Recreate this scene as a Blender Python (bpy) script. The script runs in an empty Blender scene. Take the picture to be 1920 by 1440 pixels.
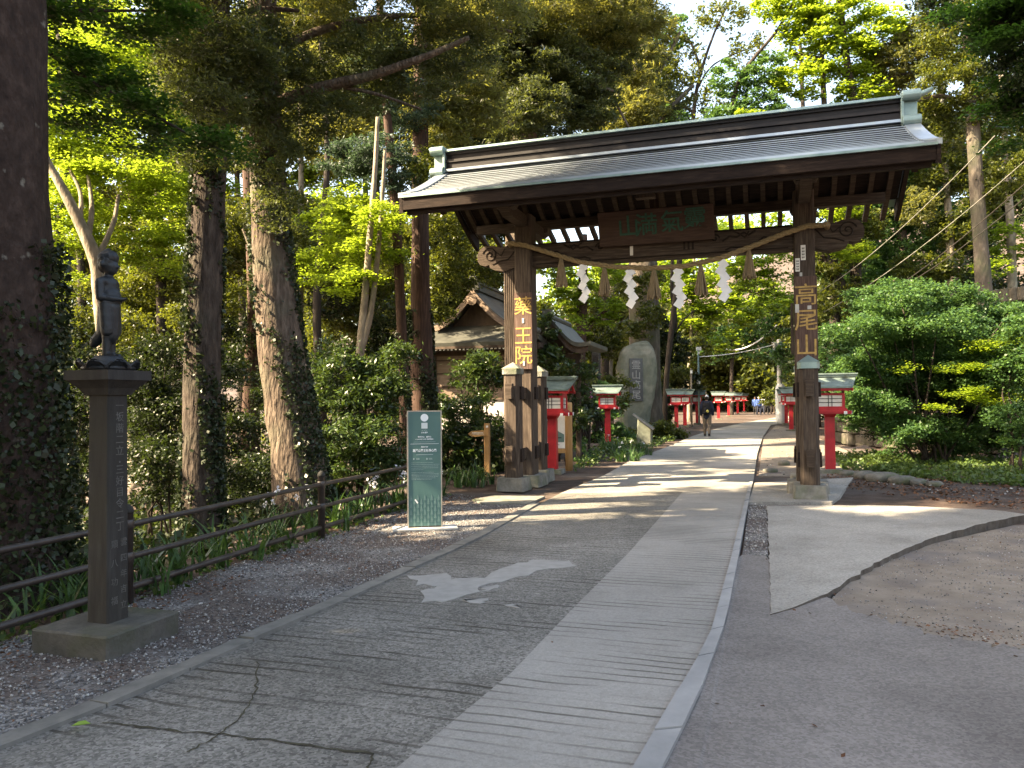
import bpy, bmesh, math, random
import numpy as np
from mathutils import Vector, Matrix
R = math.radians
rng = np.random.default_rng(7)
random.seed(7)
sc = bpy.context.scene
col = sc.collection

# ------------------------------------------------------------------ camera
FPX, CAMH, PITCH, ROLL = 1450.0, 1.6, R(1.17), R(0.5)
cam_d = bpy.data.cameras.new('camera')
cam = bpy.data.objects.new('camera', cam_d); col.objects.link(cam)
cam_d.sensor_fit = 'HORIZONTAL'; cam_d.sensor_width = 36.0; cam_d.lens = 36.0 * FPX / 1920.0
cam_d.clip_start = 0.05; cam_d.clip_end = 2000
CAM_M = Matrix.Translation((0, 0, CAMH)) @ Matrix.Rotation(R(90) + PITCH, 4, 'X') @ Matrix.Rotation(-ROLL, 4, 'Z')
cam.matrix_world = CAM_M
sc.camera = cam
CR = np.array(CAM_M.to_3x3())

# ------------------------------------------------------------------ sky, sun, exposure
SUN_AZ, SUN_EL = R(-104), R(39)            # azimuth from +Y towards +X
SKY_STRENGTH, SUN_STRENGTH, EXPOSURE = 0.135, 5.0, 2.6
world = bpy.data.worlds.new('World'); sc.world = world; world.use_nodes = True
wn = world.node_tree.nodes; wl = world.node_tree.links
bg = wn['Background']; sky = wn.new('ShaderNodeTexSky'); sky.sky_type = 'NISHITA'; sky.sun_disc = False
sky.sun_elevation = SUN_EL; sky.sun_rotation = SUN_AZ; sky.air_density = 1.0; sky.dust_density = 2.5; sky.ozone_density = 1.0
wl.new(sky.outputs[0], bg.inputs[0]); bg.inputs[1].default_value = SKY_STRENGTH
sl = bpy.data.lights.new('sun', 'SUN'); so = bpy.data.objects.new('sun', sl); col.objects.link(so)
sl.energy = SUN_STRENGTH; sl.angle = R(0.53); sl.color = (1.0, 0.91, 0.76)
SV = Vector((math.sin(SUN_AZ) * math.cos(SUN_EL), math.cos(SUN_AZ) * math.cos(SUN_EL), math.sin(SUN_EL)))
so.rotation_euler = SV.to_track_quat('Z', 'Y').to_euler(); so.location = (0, 0, 60)
sc.view_settings.view_transform = 'Standard'; sc.view_settings.look = 'None'
sc.view_settings.use_white_balance = True; sc.view_settings.white_balance_temperature = 8600
sc.view_settings.gamma = 1.0; sc.view_settings.exposure = EXPOSURE
sc.render.engine = 'CYCLES'
cy = sc.cycles
cy.use_denoising = True; cy.max_bounces = 6; cy.diffuse_bounces = 3; cy.glossy_bounces = 3
cy.transmission_bounces = 4; cy.transparent_max_bounces = 6; cy.caustics_reflective = False; cy.caustics_refractive = False
cy.sample_clamp_indirect = 4.0

# ------------------------------------------------------------------ pixel -> place
def ray(px, py):
    v = CR @ np.array([(px - 960) / FPX, (720 - py) / FPX, -1.0])
    return v
def at(px, py, Y):
    v = ray(px, py); t = Y / v[1]
    return Vector((v[0] * t, Y, CAMH + v[2] * t))
def gnd(px, py, z=0.0):
    v = ray(px, py); t = (z - CAMH) / v[2]
    return Vector((v[0] * t, v[1] * t, z))

# ------------------------------------------------------------------ terrain height
def fence_x(y): return -3.1 + (y - 6.24) * 0.294
_left = np.array([(-30, -13.5), (6.24, -3.3), (10, -2.2), (15, -3.0), (20, -5.5), (30, -8.0), (60, -8.0), (120, -8)])
_bank = np.array([(-30, 24), (8, 19), (14, 17), (21, 13.9), (25, 11.4), (31, 13.2), (46, 19), (80, 34), (150, 60)])
def hgt(x, y):
    x = np.asarray(x, float); y = np.asarray(y, float)
    lx = np.interp(y, _left[:, 0], _left[:, 1]); dl = np.maximum(0, lx - 0.25 - x) * 0.93
    zl = -np.where(dl < 3, 0.16 * dl + 0.02 * dl * dl, 0.66 + 0.28 * (dl - 3)); zl = np.maximum(zl, -7.0)
    bx = np.interp(y, _bank[:, 0], _bank[:, 1]); dr = np.maximum(0, x - bx) * 0.85
    zr = np.where(dr < 0.35, dr * 2.0, 0.7 + (dr - 0.35) * 0.62); zr = np.minimum(zr, 3.5 + 0.33 * dr)
    far = np.maximum(0, y - 95) * 0.12
    return zl + np.where(dr > 0, zr, 0) + far
def H(x, y): return float(hgt(x, y))

# ------------------------------------------------------------------ materials
def newmat(name):
    m = bpy.data.materials.new(name); m.use_nodes = True
    return m, m.node_tree.nodes, m.node_tree.links, m.node_tree.nodes['Principled BSDF']
def ramp(n, stops):
    r = n.new('ShaderNodeValToRGB'); e = r.color_ramp.elements
    while len(e) < len(stops): e.new(0.5)
    for i, (p, c) in enumerate(stops): e[i].position = p; e[i].color = (*c, 1)
    return r
def noisy(name, stops, scale=4.0, detail=6, rough=0.8, bump=0.2, bscale=None, dist=0.02, stretch=(1, 1, 1), metal=0.0, spec=0.3, coord='Object', second=None):
    m, n, l, b = newmat(name)
    tc = n.new('ShaderNodeTexCoord'); mp = n.new('ShaderNodeMapping'); mp.inputs['Scale'].default_value = stretch
    l.new(tc.outputs[coord], mp.inputs[0])
    t = n.new('ShaderNodeTexNoise'); t.inputs['Scale'].default_value = scale; t.inputs['Detail'].default_value = detail; t.inputs['Roughness'].default_value = 0.62
    l.new(mp.outputs[0], t.inputs[0]); r = ramp(n, stops); l.new(t.outputs[0], r.inputs[0])
    out = r.outputs[0]
    if second:
        s2, c2, lo, hi = second
        t2 = n.new('ShaderNodeTexNoise'); t2.inputs['Scale'].default_value = s2; t2.inputs['Detail'].default_value = 5
        l.new(tc.outputs[coord], t2.inputs[0]); r2 = ramp(n, [(lo, (0, 0, 0)), (hi, (1, 1, 1))]); l.new(t2.outputs[0], r2.inputs[0])
        mx = n.new('ShaderNodeMix'); mx.data_type = 'RGBA'; l.new(r2.outputs[0], mx.inputs[0]); l.new(out, mx.inputs[6]); mx.inputs[7].default_value = (*c2, 1)
        out = mx.outputs[2]
    l.new(out, b.inputs['Base Color'])
    b.inputs['Roughness'].default_value = rough; b.inputs['Metallic'].default_value = metal; b.inputs['Specular IOR Level'].default_value = spec
    if bump:
        t3 = n.new('ShaderNodeTexNoise'); t3.inputs['Scale'].default_value = bscale or scale * 3; t3.inputs['Detail'].default_value = 6
        l.new(mp.outputs[0], t3.inputs[0]); bp = n.new('ShaderNodeBump'); bp.inputs['Strength'].default_value = bump; bp.inputs['Distance'].default_value = dist
        l.new(t3.outputs[0], bp.inputs['Height']); l.new(bp.outputs[0], b.inputs['Normal'])
    return m
def leafmat(name, dark, light, trans, mixt=0.45, rough=0.45, spec=0.35):
    m, n, l, b = newmat(name)
    g = n.new('ShaderNodeNewGeometry'); r = ramp(n, [(0.0, dark), (0.75, light), (1.0, tuple(min(1, c * 1.35) for c in light))])
    l.new(g.outputs['Random Per Island'], r.inputs[0]); l.new(r.outputs[0], b.inputs['Base Color'])
    b.inputs['Roughness'].default_value = rough; b.inputs['Specular IOR Level'].default_value = spec
    tr = n.new('ShaderNodeBsdfTranslucent'); r2 = ramp(n, [(0.0, tuple(c * 0.6 for c in trans)), (1.0, trans)])
    l.new(g.outputs['Random Per Island'], r2.inputs[0]); l.new(r2.outputs[0], tr.inputs[0])
    mx = n.new('ShaderNodeMixShader'); mx.inputs[0].default_value = mixt
    l.new(b.outputs[0], mx.inputs[1]); l.new(tr.outputs[0], mx.inputs[2]); l.new(mx.outputs[0], n['Material Output'].inputs[0])
    return m
def wood(name, c0, c1, c2, rough=0.85, sc_=6.0, st=(6, 6, 0.5), bump=0.5):
    return noisy(name, [(0.25, c0), (0.5, c1), (0.75, c2)], scale=sc_, detail=8, rough=rough, bump=bump, bscale=sc_ * 2, dist=0.012, stretch=st, spec=0.2)
M = {}
M['timber_v'] = wood('weathered_timber', (0.026, 0.019, 0.015), (0.062, 0.046, 0.036), (0.125, 0.098, 0.078))
M['timber_h'] = wood('weathered_timber_long', (0.024, 0.017, 0.013), (0.054, 0.039, 0.030), (0.108, 0.084, 0.066), st=(0.5, 6, 6))
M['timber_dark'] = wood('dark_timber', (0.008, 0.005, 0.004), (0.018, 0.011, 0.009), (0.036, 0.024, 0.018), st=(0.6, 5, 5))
M['plaque_wood'] = wood('plaque_wood', (0.034, 0.021, 0.017), (0.056, 0.035, 0.028), (0.085, 0.055, 0.044), st=(0.5, 6, 6), bump=0.25)
M['board_wood'] = wood('board_wood', (0.040, 0.024, 0.020), (0.090, 0.056, 0.046), (0.150, 0.105, 0.088), bump=0.3)
M['carve'] = noisy('carved_groove', [(0.3, (0.012, 0.008, 0.006)), (0.7, (0.022, 0.015, 0.011))], rough=0.95, bump=0)
M['copper'] = noisy('aged_copper', [(0.3, (0.23, 0.27, 0.315)), (0.55, (0.34, 0.395, 0.45)), (0.75, (0.46, 0.515, 0.565))], scale=1.6, rough=0.36, bump=0.08, bscale=9, stretch=(0.35, 1, 1), metal=0.55, spec=0.5, second=(6.0, (0.30, 0.36, 0.33), 0.60, 0.78))
M['copper_light'] = noisy('green_copper', [(0.3, (0.12, 0.19, 0.185)), (0.7, (0.25, 0.345, 0.335))], scale=3, rough=0.45, bump=0.08, metal=0.35, spec=0.5)
M['lantern_roof'] = noisy('lantern_roof_copper', [(0.3, (0.085, 0.125, 0.120)), (0.7, (0.19, 0.25, 0.24))], scale=4, rough=0.45, bump=0.1, metal=0.3, second=(5, (0.10, 0.115, 0.08), 0.55, 0.75))
M['course_edge_shadow'] = noisy('oxidised_lap_shadow', [(0.3, (0.030, 0.036, 0.042)), (0.7, (0.055, 0.064, 0.072))], scale=4, rough=0.7, bump=0)  # oxidised copper edge, dark enough to paint the shadow line under each course
M['ridge_dark'] = noisy('ridge_board', [(0.3, (0.007, 0.006, 0.007)), (0.7, (0.020, 0.017, 0.018))], scale=3, rough=0.6, bump=0.15, stretch=(0.3, 2, 3))
M['gold'] = noisy('faded_gold', [(0.3, (0.26, 0.155, 0.045)), (0.7, (0.52, 0.345, 0.11))], scale=14, rough=0.5, bump=0)
M['verdigris'] = noisy('green_paint', [(0.3, (0.014, 0.055, 0.040)), (0.7, (0.03, 0.095, 0.070))], scale=18, rough=0.8, bump=0)
M['stone'] = noisy('weathered_stone', [(0.25, (0.10, 0.098, 0.085)), (0.55, (0.20, 0.195, 0.175)), (0.8, (0.30, 0.29, 0.265))], scale=7, rough=0.9, bump=0.5, bscale=30, second=(2.2, (0.08, 0.10, 0.055), 0.5, 0.72))
M['stone_dark'] = noisy('dark_granite', [(0.3, (0.020, 0.019, 0.018)), (0.55, (0.035, 0.033, 0.031)), (0.8, (0.060, 0.058, 0.054))], scale=5, rough=0.8, bump=0.25, bscale=60, stretch=(4, 4, 0.5), second=(2.5, (0.032, 0.031, 0.025), 0.45, 0.7))
M['edge_stone'] = noisy('mossy_edge_stone', [(0.25, (0.075, 0.072, 0.06)), (0.55, (0.145, 0.14, 0.125)), (0.8, (0.23, 0.22, 0.20))], scale=9, rough=0.9, bump=0.5, bscale=30, second=(3, (0.07, 0.085, 0.04), 0.5, 0.7))
M['stone_base'] = noisy('plinth_stone', [(0.3, (0.058, 0.056, 0.050)), (0.7, (0.112, 0.107, 0.096))], scale=8, rough=0.9, bump=0.5, bscale=40, second=(3.0, (0.062, 0.066, 0.045), 0.48, 0.7))
M['engraved'] = noisy('engraving', [(0.3, (0.065, 0.063, 0.058)), (0.7, (0.125, 0.122, 0.115))], scale=20, rough=0.9, bump=0)
M['bronze'] = noisy('bronze', [(0.3, (0.009, 0.012, 0.015)), (0.6, (0.022, 0.028, 0.033)), (0.85, (0.048, 0.060, 0.065))], scale=14, rough=0.5, bump=0.25, bscale=40, metal=0.35, spec=0.5)
M['boulder'] = noisy('monument_rock', [(0.25, (0.075, 0.09, 0.068)), (0.5, (0.14, 0.15, 0.118)), (0.8, (0.30, 0.285, 0.24))], scale=1.6, rough=0.9, bump=0.5, bscale=6, dist=0.05)
M['slate'] = noisy('polished_slate', [(0.3, (0.022, 0.026, 0.036)), (0.7, (0.05, 0.057, 0.07))], scale=6, rough=0.25, bump=0, spec=0.5)
M['red'] = noisy('vermilion_paint', [(0.3, (0.30, 0.010, 0.017)), (0.7, (0.46, 0.020, 0.030))], scale=5, rough=0.5, bump=0.1, bscale=25, spec=0.35, second=(3, (0.20, 0.012, 0.016), 0.52, 0.72))
M['paper'] = noisy('paper_pane', [(0.3, (0.62, 0.60, 0.55)), (0.7, (0.76, 0.75, 0.71))], scale=6, rough=0.7, bump=0)
M['white'] = noisy('white_paint', [(0.3, (0.70, 0.70, 0.69)), (0.7, (0.84, 0.84, 0.83))], scale=6, rough=0.6, bump=0.05)
M['shide'] = noisy('white_streamer_paper', [(0.3, (0.74, 0.75, 0.77)), (0.7, (0.84, 0.85, 0.86))], scale=6, rough=0.7, bump=0)
M['black'] = noisy('black_paint', [(0.3, (0.012, 0.012, 0.013)), (0.7, (0.03, 0.03, 0.032))], scale=6, rough=0.5, bump=0)
M['iron'] = noisy('brown_pipe_paint', [(0.3, (0.024, 0.018, 0.016)), (0.6, (0.048, 0.038, 0.034)), (0.85, (0.085, 0.070, 0.062))], scale=9, rough=0.42, bump=0.1, bscale=50, spec=0.5)
M['rope'] = noisy('straw_rope', [(0.3, (0.16, 0.115, 0.06)), (0.7, (0.30, 0.225, 0.125))], scale=30, rough=0.9, bump=0.3, bscale=80)
M['straw'] = noisy('straw_tassel', [(0.3, (0.15, 0.11, 0.065)), (0.7, (0.30, 0.23, 0.14))], scale=14, rough=0.95, bump=0.4, bscale=50, stretch=(5, 5, 0.5))
M['sign_green'] = noisy('sign_green', [(0.3, (0.064, 0.145, 0.138)), (0.7, (0.080, 0.170, 0.160))], scale=2, rough=0.45, bump=0)
M['sign_tree'] = noisy('sign_pale_green', [(0.3, (0.115, 0.205, 0.195)), (0.7, (0.14, 0.235, 0.225))], scale=2, rough=0.5, bump=0)
M['sign_print'] = noisy('sign_small_print', [(0.3, (0.30, 0.40, 0.41)), (0.7, (0.38, 0.48, 0.49))], scale=2, rough=0.5, bump=0)
M['sign_white'] = noisy('sign_white', [(0.3, (0.72, 0.78, 0.82)), (0.7, (0.80, 0.85, 0.88))], scale=2, rough=0.5, bump=0)
M['sign_frame'] = noisy('sign_frame_metal', [(0.3, (0.30, 0.27, 0.23)), (0.7, (0.44, 0.40, 0.35))], scale=12, rough=0.45, bump=0, metal=0.3)
M['sign_side'] = noisy('sign_side_metal', [(0.3, (0.060, 0.048, 0.044)), (0.7, (0.10, 0.085, 0.078))], scale=10, rough=0.5, bump=0)
M['concrete'] = noisy('pale_concrete', [(0.3, (0.36, 0.36, 0.35)), (0.7, (0.52, 0.52, 0.50))], scale=5, rough=0.85, bump=0.2, bscale=40)
M['new_wood'] = noisy('varnished_wood', [(0.3, (0.36, 0.19, 0.075)), (0.7, (0.55, 0.33, 0.15))], scale=3, rough=0.6, bump=0.15, bscale=14, stretch=(4, 4, 0.5))
M['roof_grey'] = noisy('shrine_roof_copper', [(0.3, (0.050, 0.052, 0.045)), (0.7, (0.105, 0.105, 0.09))], scale=2.5, rough=0.55, bump=0.2, bscale=12, metal=0.2)
M['shrine_wood'] = noisy('shrine_wood', [(0.3, (0.040, 0.027, 0.021)), (0.7, (0.10, 0.070, 0.052))], scale=3, rough=0.85, bump=0.3, bscale=15, stretch=(2, 2, 0.6))
M['shrine_panel'] = noisy('shrine_panel', [(0.3, (0.16, 0.115, 0.088)), (0.7, (0.27, 0.20, 0.155))], scale=3, rough=0.85, bump=0.2, bscale=15, stretch=(0.5, 2, 4))
M['plaster'] = noisy('plaster', [(0.3, (0.52, 0.46, 0.44)), (0.7, (0.68, 0.62, 0.60))], scale=5, rough=0.9, bump=0.1)
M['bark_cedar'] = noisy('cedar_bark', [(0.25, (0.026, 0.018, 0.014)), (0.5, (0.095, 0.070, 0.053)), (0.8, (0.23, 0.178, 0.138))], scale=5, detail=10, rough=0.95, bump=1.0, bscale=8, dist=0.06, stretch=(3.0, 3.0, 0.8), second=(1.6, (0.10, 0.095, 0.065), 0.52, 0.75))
M['bark_shade'] = noisy('shaded_cedar_bark', [(0.25, (0.016, 0.012, 0.010)), (0.5, (0.052, 0.039, 0.031)), (0.8, (0.115, 0.090, 0.073))], scale=5, detail=10, rough=0.95, bump=1.0, bscale=8, dist=0.06, stretch=(3.0, 3.0, 0.8), second=(1.6, (0.06, 0.06, 0.042), 0.52, 0.75))  # cedar bark with the trunk's shade put into the colour
M['bark_pale'] = noisy('pale_bark', [(0.25, (0.11, 0.09, 0.07)), (0.5, (0.24, 0.20, 0.155)), (0.8, (0.40, 0.345, 0.27))], scale=5, detail=9, rough=0.9, bump=0.7, bscale=12, dist=0.02, stretch=(2, 2, 0.7), second=(2.2, (0.13, 0.12, 0.085), 0.5, 0.7))
M['wall_stone'] = noisy('mossy_wall_stone', [(0.25, (0.045, 0.040, 0.032)), (0.55, (0.10, 0.088, 0.072)), (0.8, (0.19, 0.165, 0.135))], scale=5, rough=0.95, bump=0.6, bscale=20, second=(1.5, (0.05, 0.055, 0.028), 0.48, 0.66))
M['bark_grey'] = noisy('mottled_grey_bark', [(0.25, (0.035, 0.029, 0.024)), (0.5, (0.085, 0.070, 0.056)), (0.8, (0.18, 0.155, 0.125))], scale=2.5, detail=9, rough=0.95, bump=0.9, bscale=7, dist=0.05, stretch=(2, 2, 0.7), second=(1.1, (0.06, 0.065, 0.04), 0.5, 0.66))
M['bark_red'] = noisy('red_bark', [(0.25, (0.020, 0.012, 0.010)), (0.5, (0.056, 0.032, 0.024)), (0.8, (0.125, 0.076, 0.058))], scale=6, detail=9, rough=0.95, bump=0.8, bscale=10, dist=0.02, stretch=(4, 4, 0.4))
M['bark_dark'] = noisy('dark_bark', [(0.25, (0.018, 0.014, 0.012)), (0.6, (0.045, 0.035, 0.028)), (0.85, (0.09, 0.075, 0.06))], scale=6, rough=0.95, bump=0.8, bscale=12, dist=0.02, stretch=(3, 3, 0.5))
M['bark_giant'] = noisy('giant_trunk_bark', [(0.2, (0.012, 0.008, 0.007)), (0.5, (0.038, 0.025, 0.020)), (0.8, (0.082, 0.057, 0.047))], scale=9, detail=8, rough=0.95, bump=1.0, bscale=16, dist=0.03, stretch=(1.3, 1.3, 0.8), second=(5.0, (0.17, 0.16, 0.135), 0.66, 0.72))
M['maple'] = leafmat('maple_leaf', (0.055, 0.100, 0.012), (0.13, 0.20, 0.024), (0.40, 0.54, 0.05), 0.58)
M['maple_cool'] = leafmat('cool_maple_leaf', (0.022, 0.062, 0.022), (0.066, 0.138, 0.044), (0.15, 0.29, 0.06), 0.42)
M['maple_shade'] = leafmat('shaded_maple_leaf', (0.016, 0.045, 0.010), (0.035, 0.085, 0.014), (0.06, 0.16, 0.02), 0.4)  # maple leaf darkened to paint foliage standing in shadow
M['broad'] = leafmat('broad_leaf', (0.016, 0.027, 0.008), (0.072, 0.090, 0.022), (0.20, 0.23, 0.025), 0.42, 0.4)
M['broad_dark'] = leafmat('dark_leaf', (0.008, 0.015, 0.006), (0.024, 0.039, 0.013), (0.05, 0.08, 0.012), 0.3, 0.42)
M['glossy'] = leafmat('glossy_leaf', (0.013, 0.029, 0.009), (0.050, 0.086, 0.026), (0.10, 0.16, 0.02), 0.28, 0.28, 0.5)
M['needle'] = leafmat('conifer_spray', (0.014, 0.024, 0.012), (0.052, 0.070, 0.028), (0.17, 0.20, 0.04), 0.45, 0.5)
M['needle_warm'] = leafmat('browning_spray', (0.030, 0.036, 0.014), (0.095, 0.105, 0.034), (0.32, 0.32, 0.06), 0.5, 0.5)
M['needle_cool'] = leafmat('cool_spray', (0.020, 0.040, 0.026), (0.050, 0.085, 0.055), (0.08, 0.14, 0.06), 0.35, 0.5)
M['ivy'] = leafmat('ivy_leaf', (0.010, 0.019, 0.009), (0.036, 0.052, 0.022), (0.04, 0.06, 0.012), 0.22, 0.4)
M['iris_leaf'] = leafmat('iris_leaf', (0.020, 0.055, 0.016), (0.055, 0.120, 0.038), (0.09, 0.18, 0.03), 0.3, 0.35)
M['cover'] = leafmat('ground_cover_leaf', (0.030, 0.060, 0.016), (0.085, 0.135, 0.040), (0.14, 0.22, 0.03), 0.35)
M['dead'] = leafmat('dry_leaf', (0.055, 0.022, 0.012), (0.16, 0.075, 0.040), (0.10, 0.05, 0.02), 0.15, 0.8)
M['petal'] = leafmat('white_petal', (0.62, 0.63, 0.70), (0.80, 0.80, 0.84), (0.7, 0.7, 0.75), 0.3)
M['pink'] = leafmat('pink_petal', (0.42, 0.09, 0.24), (0.62, 0.17, 0.38), (0.6, 0.15, 0.35), 0.3)
M['lime'] = leafmat('fresh_leaf', (0.16, 0.30, 0.03), (0.20, 0.36, 0.04), (0.3, 0.5, 0.05), 0.3)

def asphalt(name, stops, rough, bump, second=None):
    return noisy(name, stops, scale=1.3, detail=10, rough=rough, bump=bump, bscale=120, dist=0.006, second=second, spec=0.25)
pass
M['kerb'] = noisy('kerb_concrete', [(0.3, (0.205, 0.21, 0.213)), (0.7, (0.30, 0.303, 0.305))], scale=3, rough=0.85, bump=0.3, bscale=90, dist=0.004)
M['kerb_old'] = noisy('old_kerb', [(0.3, (0.10, 0.10, 0.095)), (0.7, (0.20, 0.195, 0.18))], scale=5, rough=0.9, bump=0.4, bscale=60, dist=0.006)
pass
M['patch'] = noisy('cement_patch', [(0.3, (0.235, 0.232, 0.222)), (0.7, (0.31, 0.306, 0.295))], scale=9, rough=0.9, bump=0.2, bscale=60, dist=0.003)
M['dark_edge'] = noisy('dark_edge', [(0.3, (0.060, 0.048, 0.040)), (0.7, (0.13, 0.112, 0.096))], scale=8, rough=1, bump=0.4)  # slab sides, a darker tone than the top
M['dirt'] = noisy('forest_dirt', [(0.3, (0.038, 0.025, 0.019)), (0.5, (0.070, 0.047, 0.037)), (0.75, (0.115, 0.084, 0.068))], scale=3.0, detail=10, rough=0.95, bump=0.8, bscale=45, dist=0.02, second=(0.7, (0.105, 0.090, 0.083), 0.5, 0.68))
M['dirt_path'] = noisy('dirt_path', [(0.3, (0.13, 0.105, 0.085)), (0.55, (0.20, 0.17, 0.14)), (0.8, (0.27, 0.24, 0.20))], scale=2.5, detail=10, rough=0.95, bump=0.6, bscale=50, dist=0.015, second=(1.6, (0.13, 0.115, 0.11), 0.5, 0.7))
def gravel_mat(name, a, b_, c):
    m, n, l, b = newmat(name)
    tc = n.new('ShaderNodeTexCoord'); v = n.new('ShaderNodeTexVoronoi'); v.inputs['Scale'].default_value = 55; l.new(tc.outputs['Object'], v.inputs[0])
    hs = n.new('ShaderNodeSeparateColor'); l.new(v.outputs['Color'], hs.inputs[0])
    r = ramp(n, [(0.1, a), (0.55, b_), (0.95, c)]); l.new(hs.outputs[0], r.inputs[0])
    t = n.new('ShaderNodeTexNoise'); t.inputs['Scale'].default_value = 1.1; t.inputs['Detail'].default_value = 6; l.new(tc.outputs['Object'], t.inputs[0])
    r2 = ramp(n, [(0.42, (0, 0, 0)), (0.54, (1, 1, 1))]); l.new(t.outputs[0], r2.inputs[0])
    mx = n.new('ShaderNodeMix'); mx.data_type = 'RGBA'; l.new(r2.outputs[0], mx.inputs[0]); l.new(r.outputs[0], mx.inputs[6])
    r3 = ramp(n, [(0.1, (0.04, 0.028, 0.024)), (0.9, (0.14, 0.115, 0.105))]); l.new(hs.outputs[1], r3.inputs[0]); l.new(r3.outputs[0], mx.inputs[7])
    l.new(mx.outputs[2], b.inputs['Base Color']); b.inputs['Roughness'].default_value = 0.9
    bp = n.new('ShaderNodeBump'); bp.inputs['Strength'].default_value = 1.0; bp.inputs['Distance'].default_value = 0.012; bp.invert = True
    l.new(v.outputs['Distance'], bp.inputs['Height']); l.new(bp.outputs[0], b.inputs['Normal'])
    return m
M['gravel'] = gravel_mat('gravel_bed', (0.070, 0.067, 0.066), (0.150, 0.146, 0.145), (0.30, 0.295, 0.29))
def stones_mat():
    m, n, l, b = newmat('loose_stone')
    g = n.new('ShaderNodeNewGeometry'); r = ramp(n, [(0.0, (0.07, 0.066, 0.066)), (0.5, (0.19, 0.187, 0.19)), (0.85, (0.32, 0.315, 0.31)), (1.0, (0.50, 0.49, 0.47))])
    l.new(g.outputs['Random Per Island'], r.inputs[0]); l.new(r.outputs[0], b.inputs['Base Color']); b.inputs['Roughness'].default_value = 0.85
    return m
M['stones'] = stones_mat()
ROAD_A = R(18.3)
def grooved(name, stops, agg, period, width, strength, coverlo, coverhi):
    """ribbed concrete: dirt lies in narrow transverse grooves pressed across the road"""
    m, n, l, b = newmat(name)
    tc = n.new('ShaderNodeTexCoord')
    t = n.new('ShaderNodeTexNoise'); t.inputs['Scale'].default_value = 1.0; t.inputs['Detail'].default_value = 10; t.inputs['Roughness'].default_value = 0.65
    l.new(tc.outputs['Object'], t.inputs[0]); r = ramp(n, stops); l.new(t.outputs[0], r.inputs[0])
    v = n.new('ShaderNodeTexVoronoi'); v.inputs['Scale'].default_value = 70; l.new(tc.outputs['Object'], v.inputs[0])
    hs = n.new('ShaderNodeSeparateColor'); l.new(v.outputs['Color'], hs.inputs[0])
    ra = ramp(n, [(0.0, (1 - agg,) * 3), (1.0, (1 + agg,) * 3)]); l.new(hs.outputs[0], ra.inputs[0])
    mul = n.new('ShaderNodeMix'); mul.data_type = 'RGBA'; mul.blend_type = 'MULTIPLY'; mul.inputs[0].default_value = 1.0
    l.new(r.outputs[0], mul.inputs[6]); l.new(ra.outputs[0], mul.inputs[7])
    # groove coordinate
    dn = n.new('ShaderNodeTexNoise'); dn.inputs['Scale'].default_value = 0.9; dn.inputs['Detail'].default_value = 2; l.new(tc.outputs['Object'], dn.inputs[0])
    dot = n.new('ShaderNodeVectorMath'); dot.operation = 'DOT_PRODUCT'; l.new(tc.outputs['Object'], dot.inputs[0]); dot.inputs[1].default_value = (math.sin(ROAD_A) / period, math.cos(ROAD_A) / period, 0)
    ad = n.new('ShaderNodeMath'); ad.operation = 'MULTIPLY_ADD'; l.new(dn.outputs[0], ad.inputs[0]); ad.inputs[1].default_value = 1.5; l.new(dot.outputs['Value'], ad.inputs[2])
    fr = n.new('ShaderNodeMath'); fr.operation = 'PINGPONG'; l.new(ad.outputs[0], fr.inputs[0]); fr.inputs[1].default_value = 0.5
    gm = n.new('ShaderNodeMapRange'); l.new(fr.outputs[0], gm.inputs[0]); gm.inputs[1].default_value = width * 0.5; gm.inputs[2].default_value = width; gm.inputs[3].default_value = 1; gm.inputs[4].default_value = 0
    cn = n.new('ShaderNodeTexNoise'); cn.inputs['Scale'].default_value = 1.0; cn.inputs['Detail'].default_value = 5
    mp = n.new('ShaderNodeMapping'); mp.inputs['Rotation'].default_value = (0, 0, ROAD_A); mp.inputs['Scale'].default_value = (0.7, 3.0, 1); l.new(tc.outputs['Object'], mp.inputs[0]); l.new(mp.outputs[0], cn.inputs[0])
    cm = n.new('ShaderNodeMapRange'); l.new(cn.outputs[0], cm.inputs[0]); cm.inputs[1].default_value = coverlo; cm.inputs[2].default_value = coverhi
    pr = n.new('ShaderNodeMath'); pr.operation = 'MULTIPLY'; l.new(gm.outputs[0], pr.inputs[0]); l.new(cm.outputs[0], pr.inputs[1])
    sp = n.new('ShaderNodeMath'); sp.operation = 'MULTIPLY'; l.new(pr.outputs[0], sp.inputs[0]); sp.inputs[1].default_value = strength
    mx = n.new('ShaderNodeMix'); mx.data_type = 'RGBA'; l.new(sp.outputs[0], mx.inputs[0]); l.new(mul.outputs[2], mx.inputs[6]); mx.inputs[7].default_value = (0.045, 0.040, 0.033, 1)
    # stains
    st = n.new('ShaderNodeTexNoise'); st.inputs['Scale'].default_value = 0.35; st.inputs['Detail'].default_value = 4; l.new(tc.outputs['Object'], st.inputs[0])
    rs = ramp(n, [(0.38, (0.80, 0.79, 0.77)), (0.62, (1.08, 1.07, 1.05))]); l.new(st.outputs[0], rs.inputs[0])
    m3 = n.new('ShaderNodeMix'); m3.data_type = 'RGBA'; m3.blend_type = 'MULTIPLY'; m3.inputs[0].default_value = 1; l.new(mx.outputs[2], m3.inputs[6]); l.new(rs.outputs[0], m3.inputs[7])
    l.new(m3.outputs[2], b.inputs['Base Color']); b.inputs['Roughness'].default_value = 0.88; b.inputs['Specular IOR Level'].default_value = 0.25
    b1 = n.new('ShaderNodeBump'); b1.invert = True; b1.inputs['Strength'].default_value = 0.6; b1.inputs['Distance'].default_value = 0.010; l.new(pr.outputs[0], b1.inputs['Height'])
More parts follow.
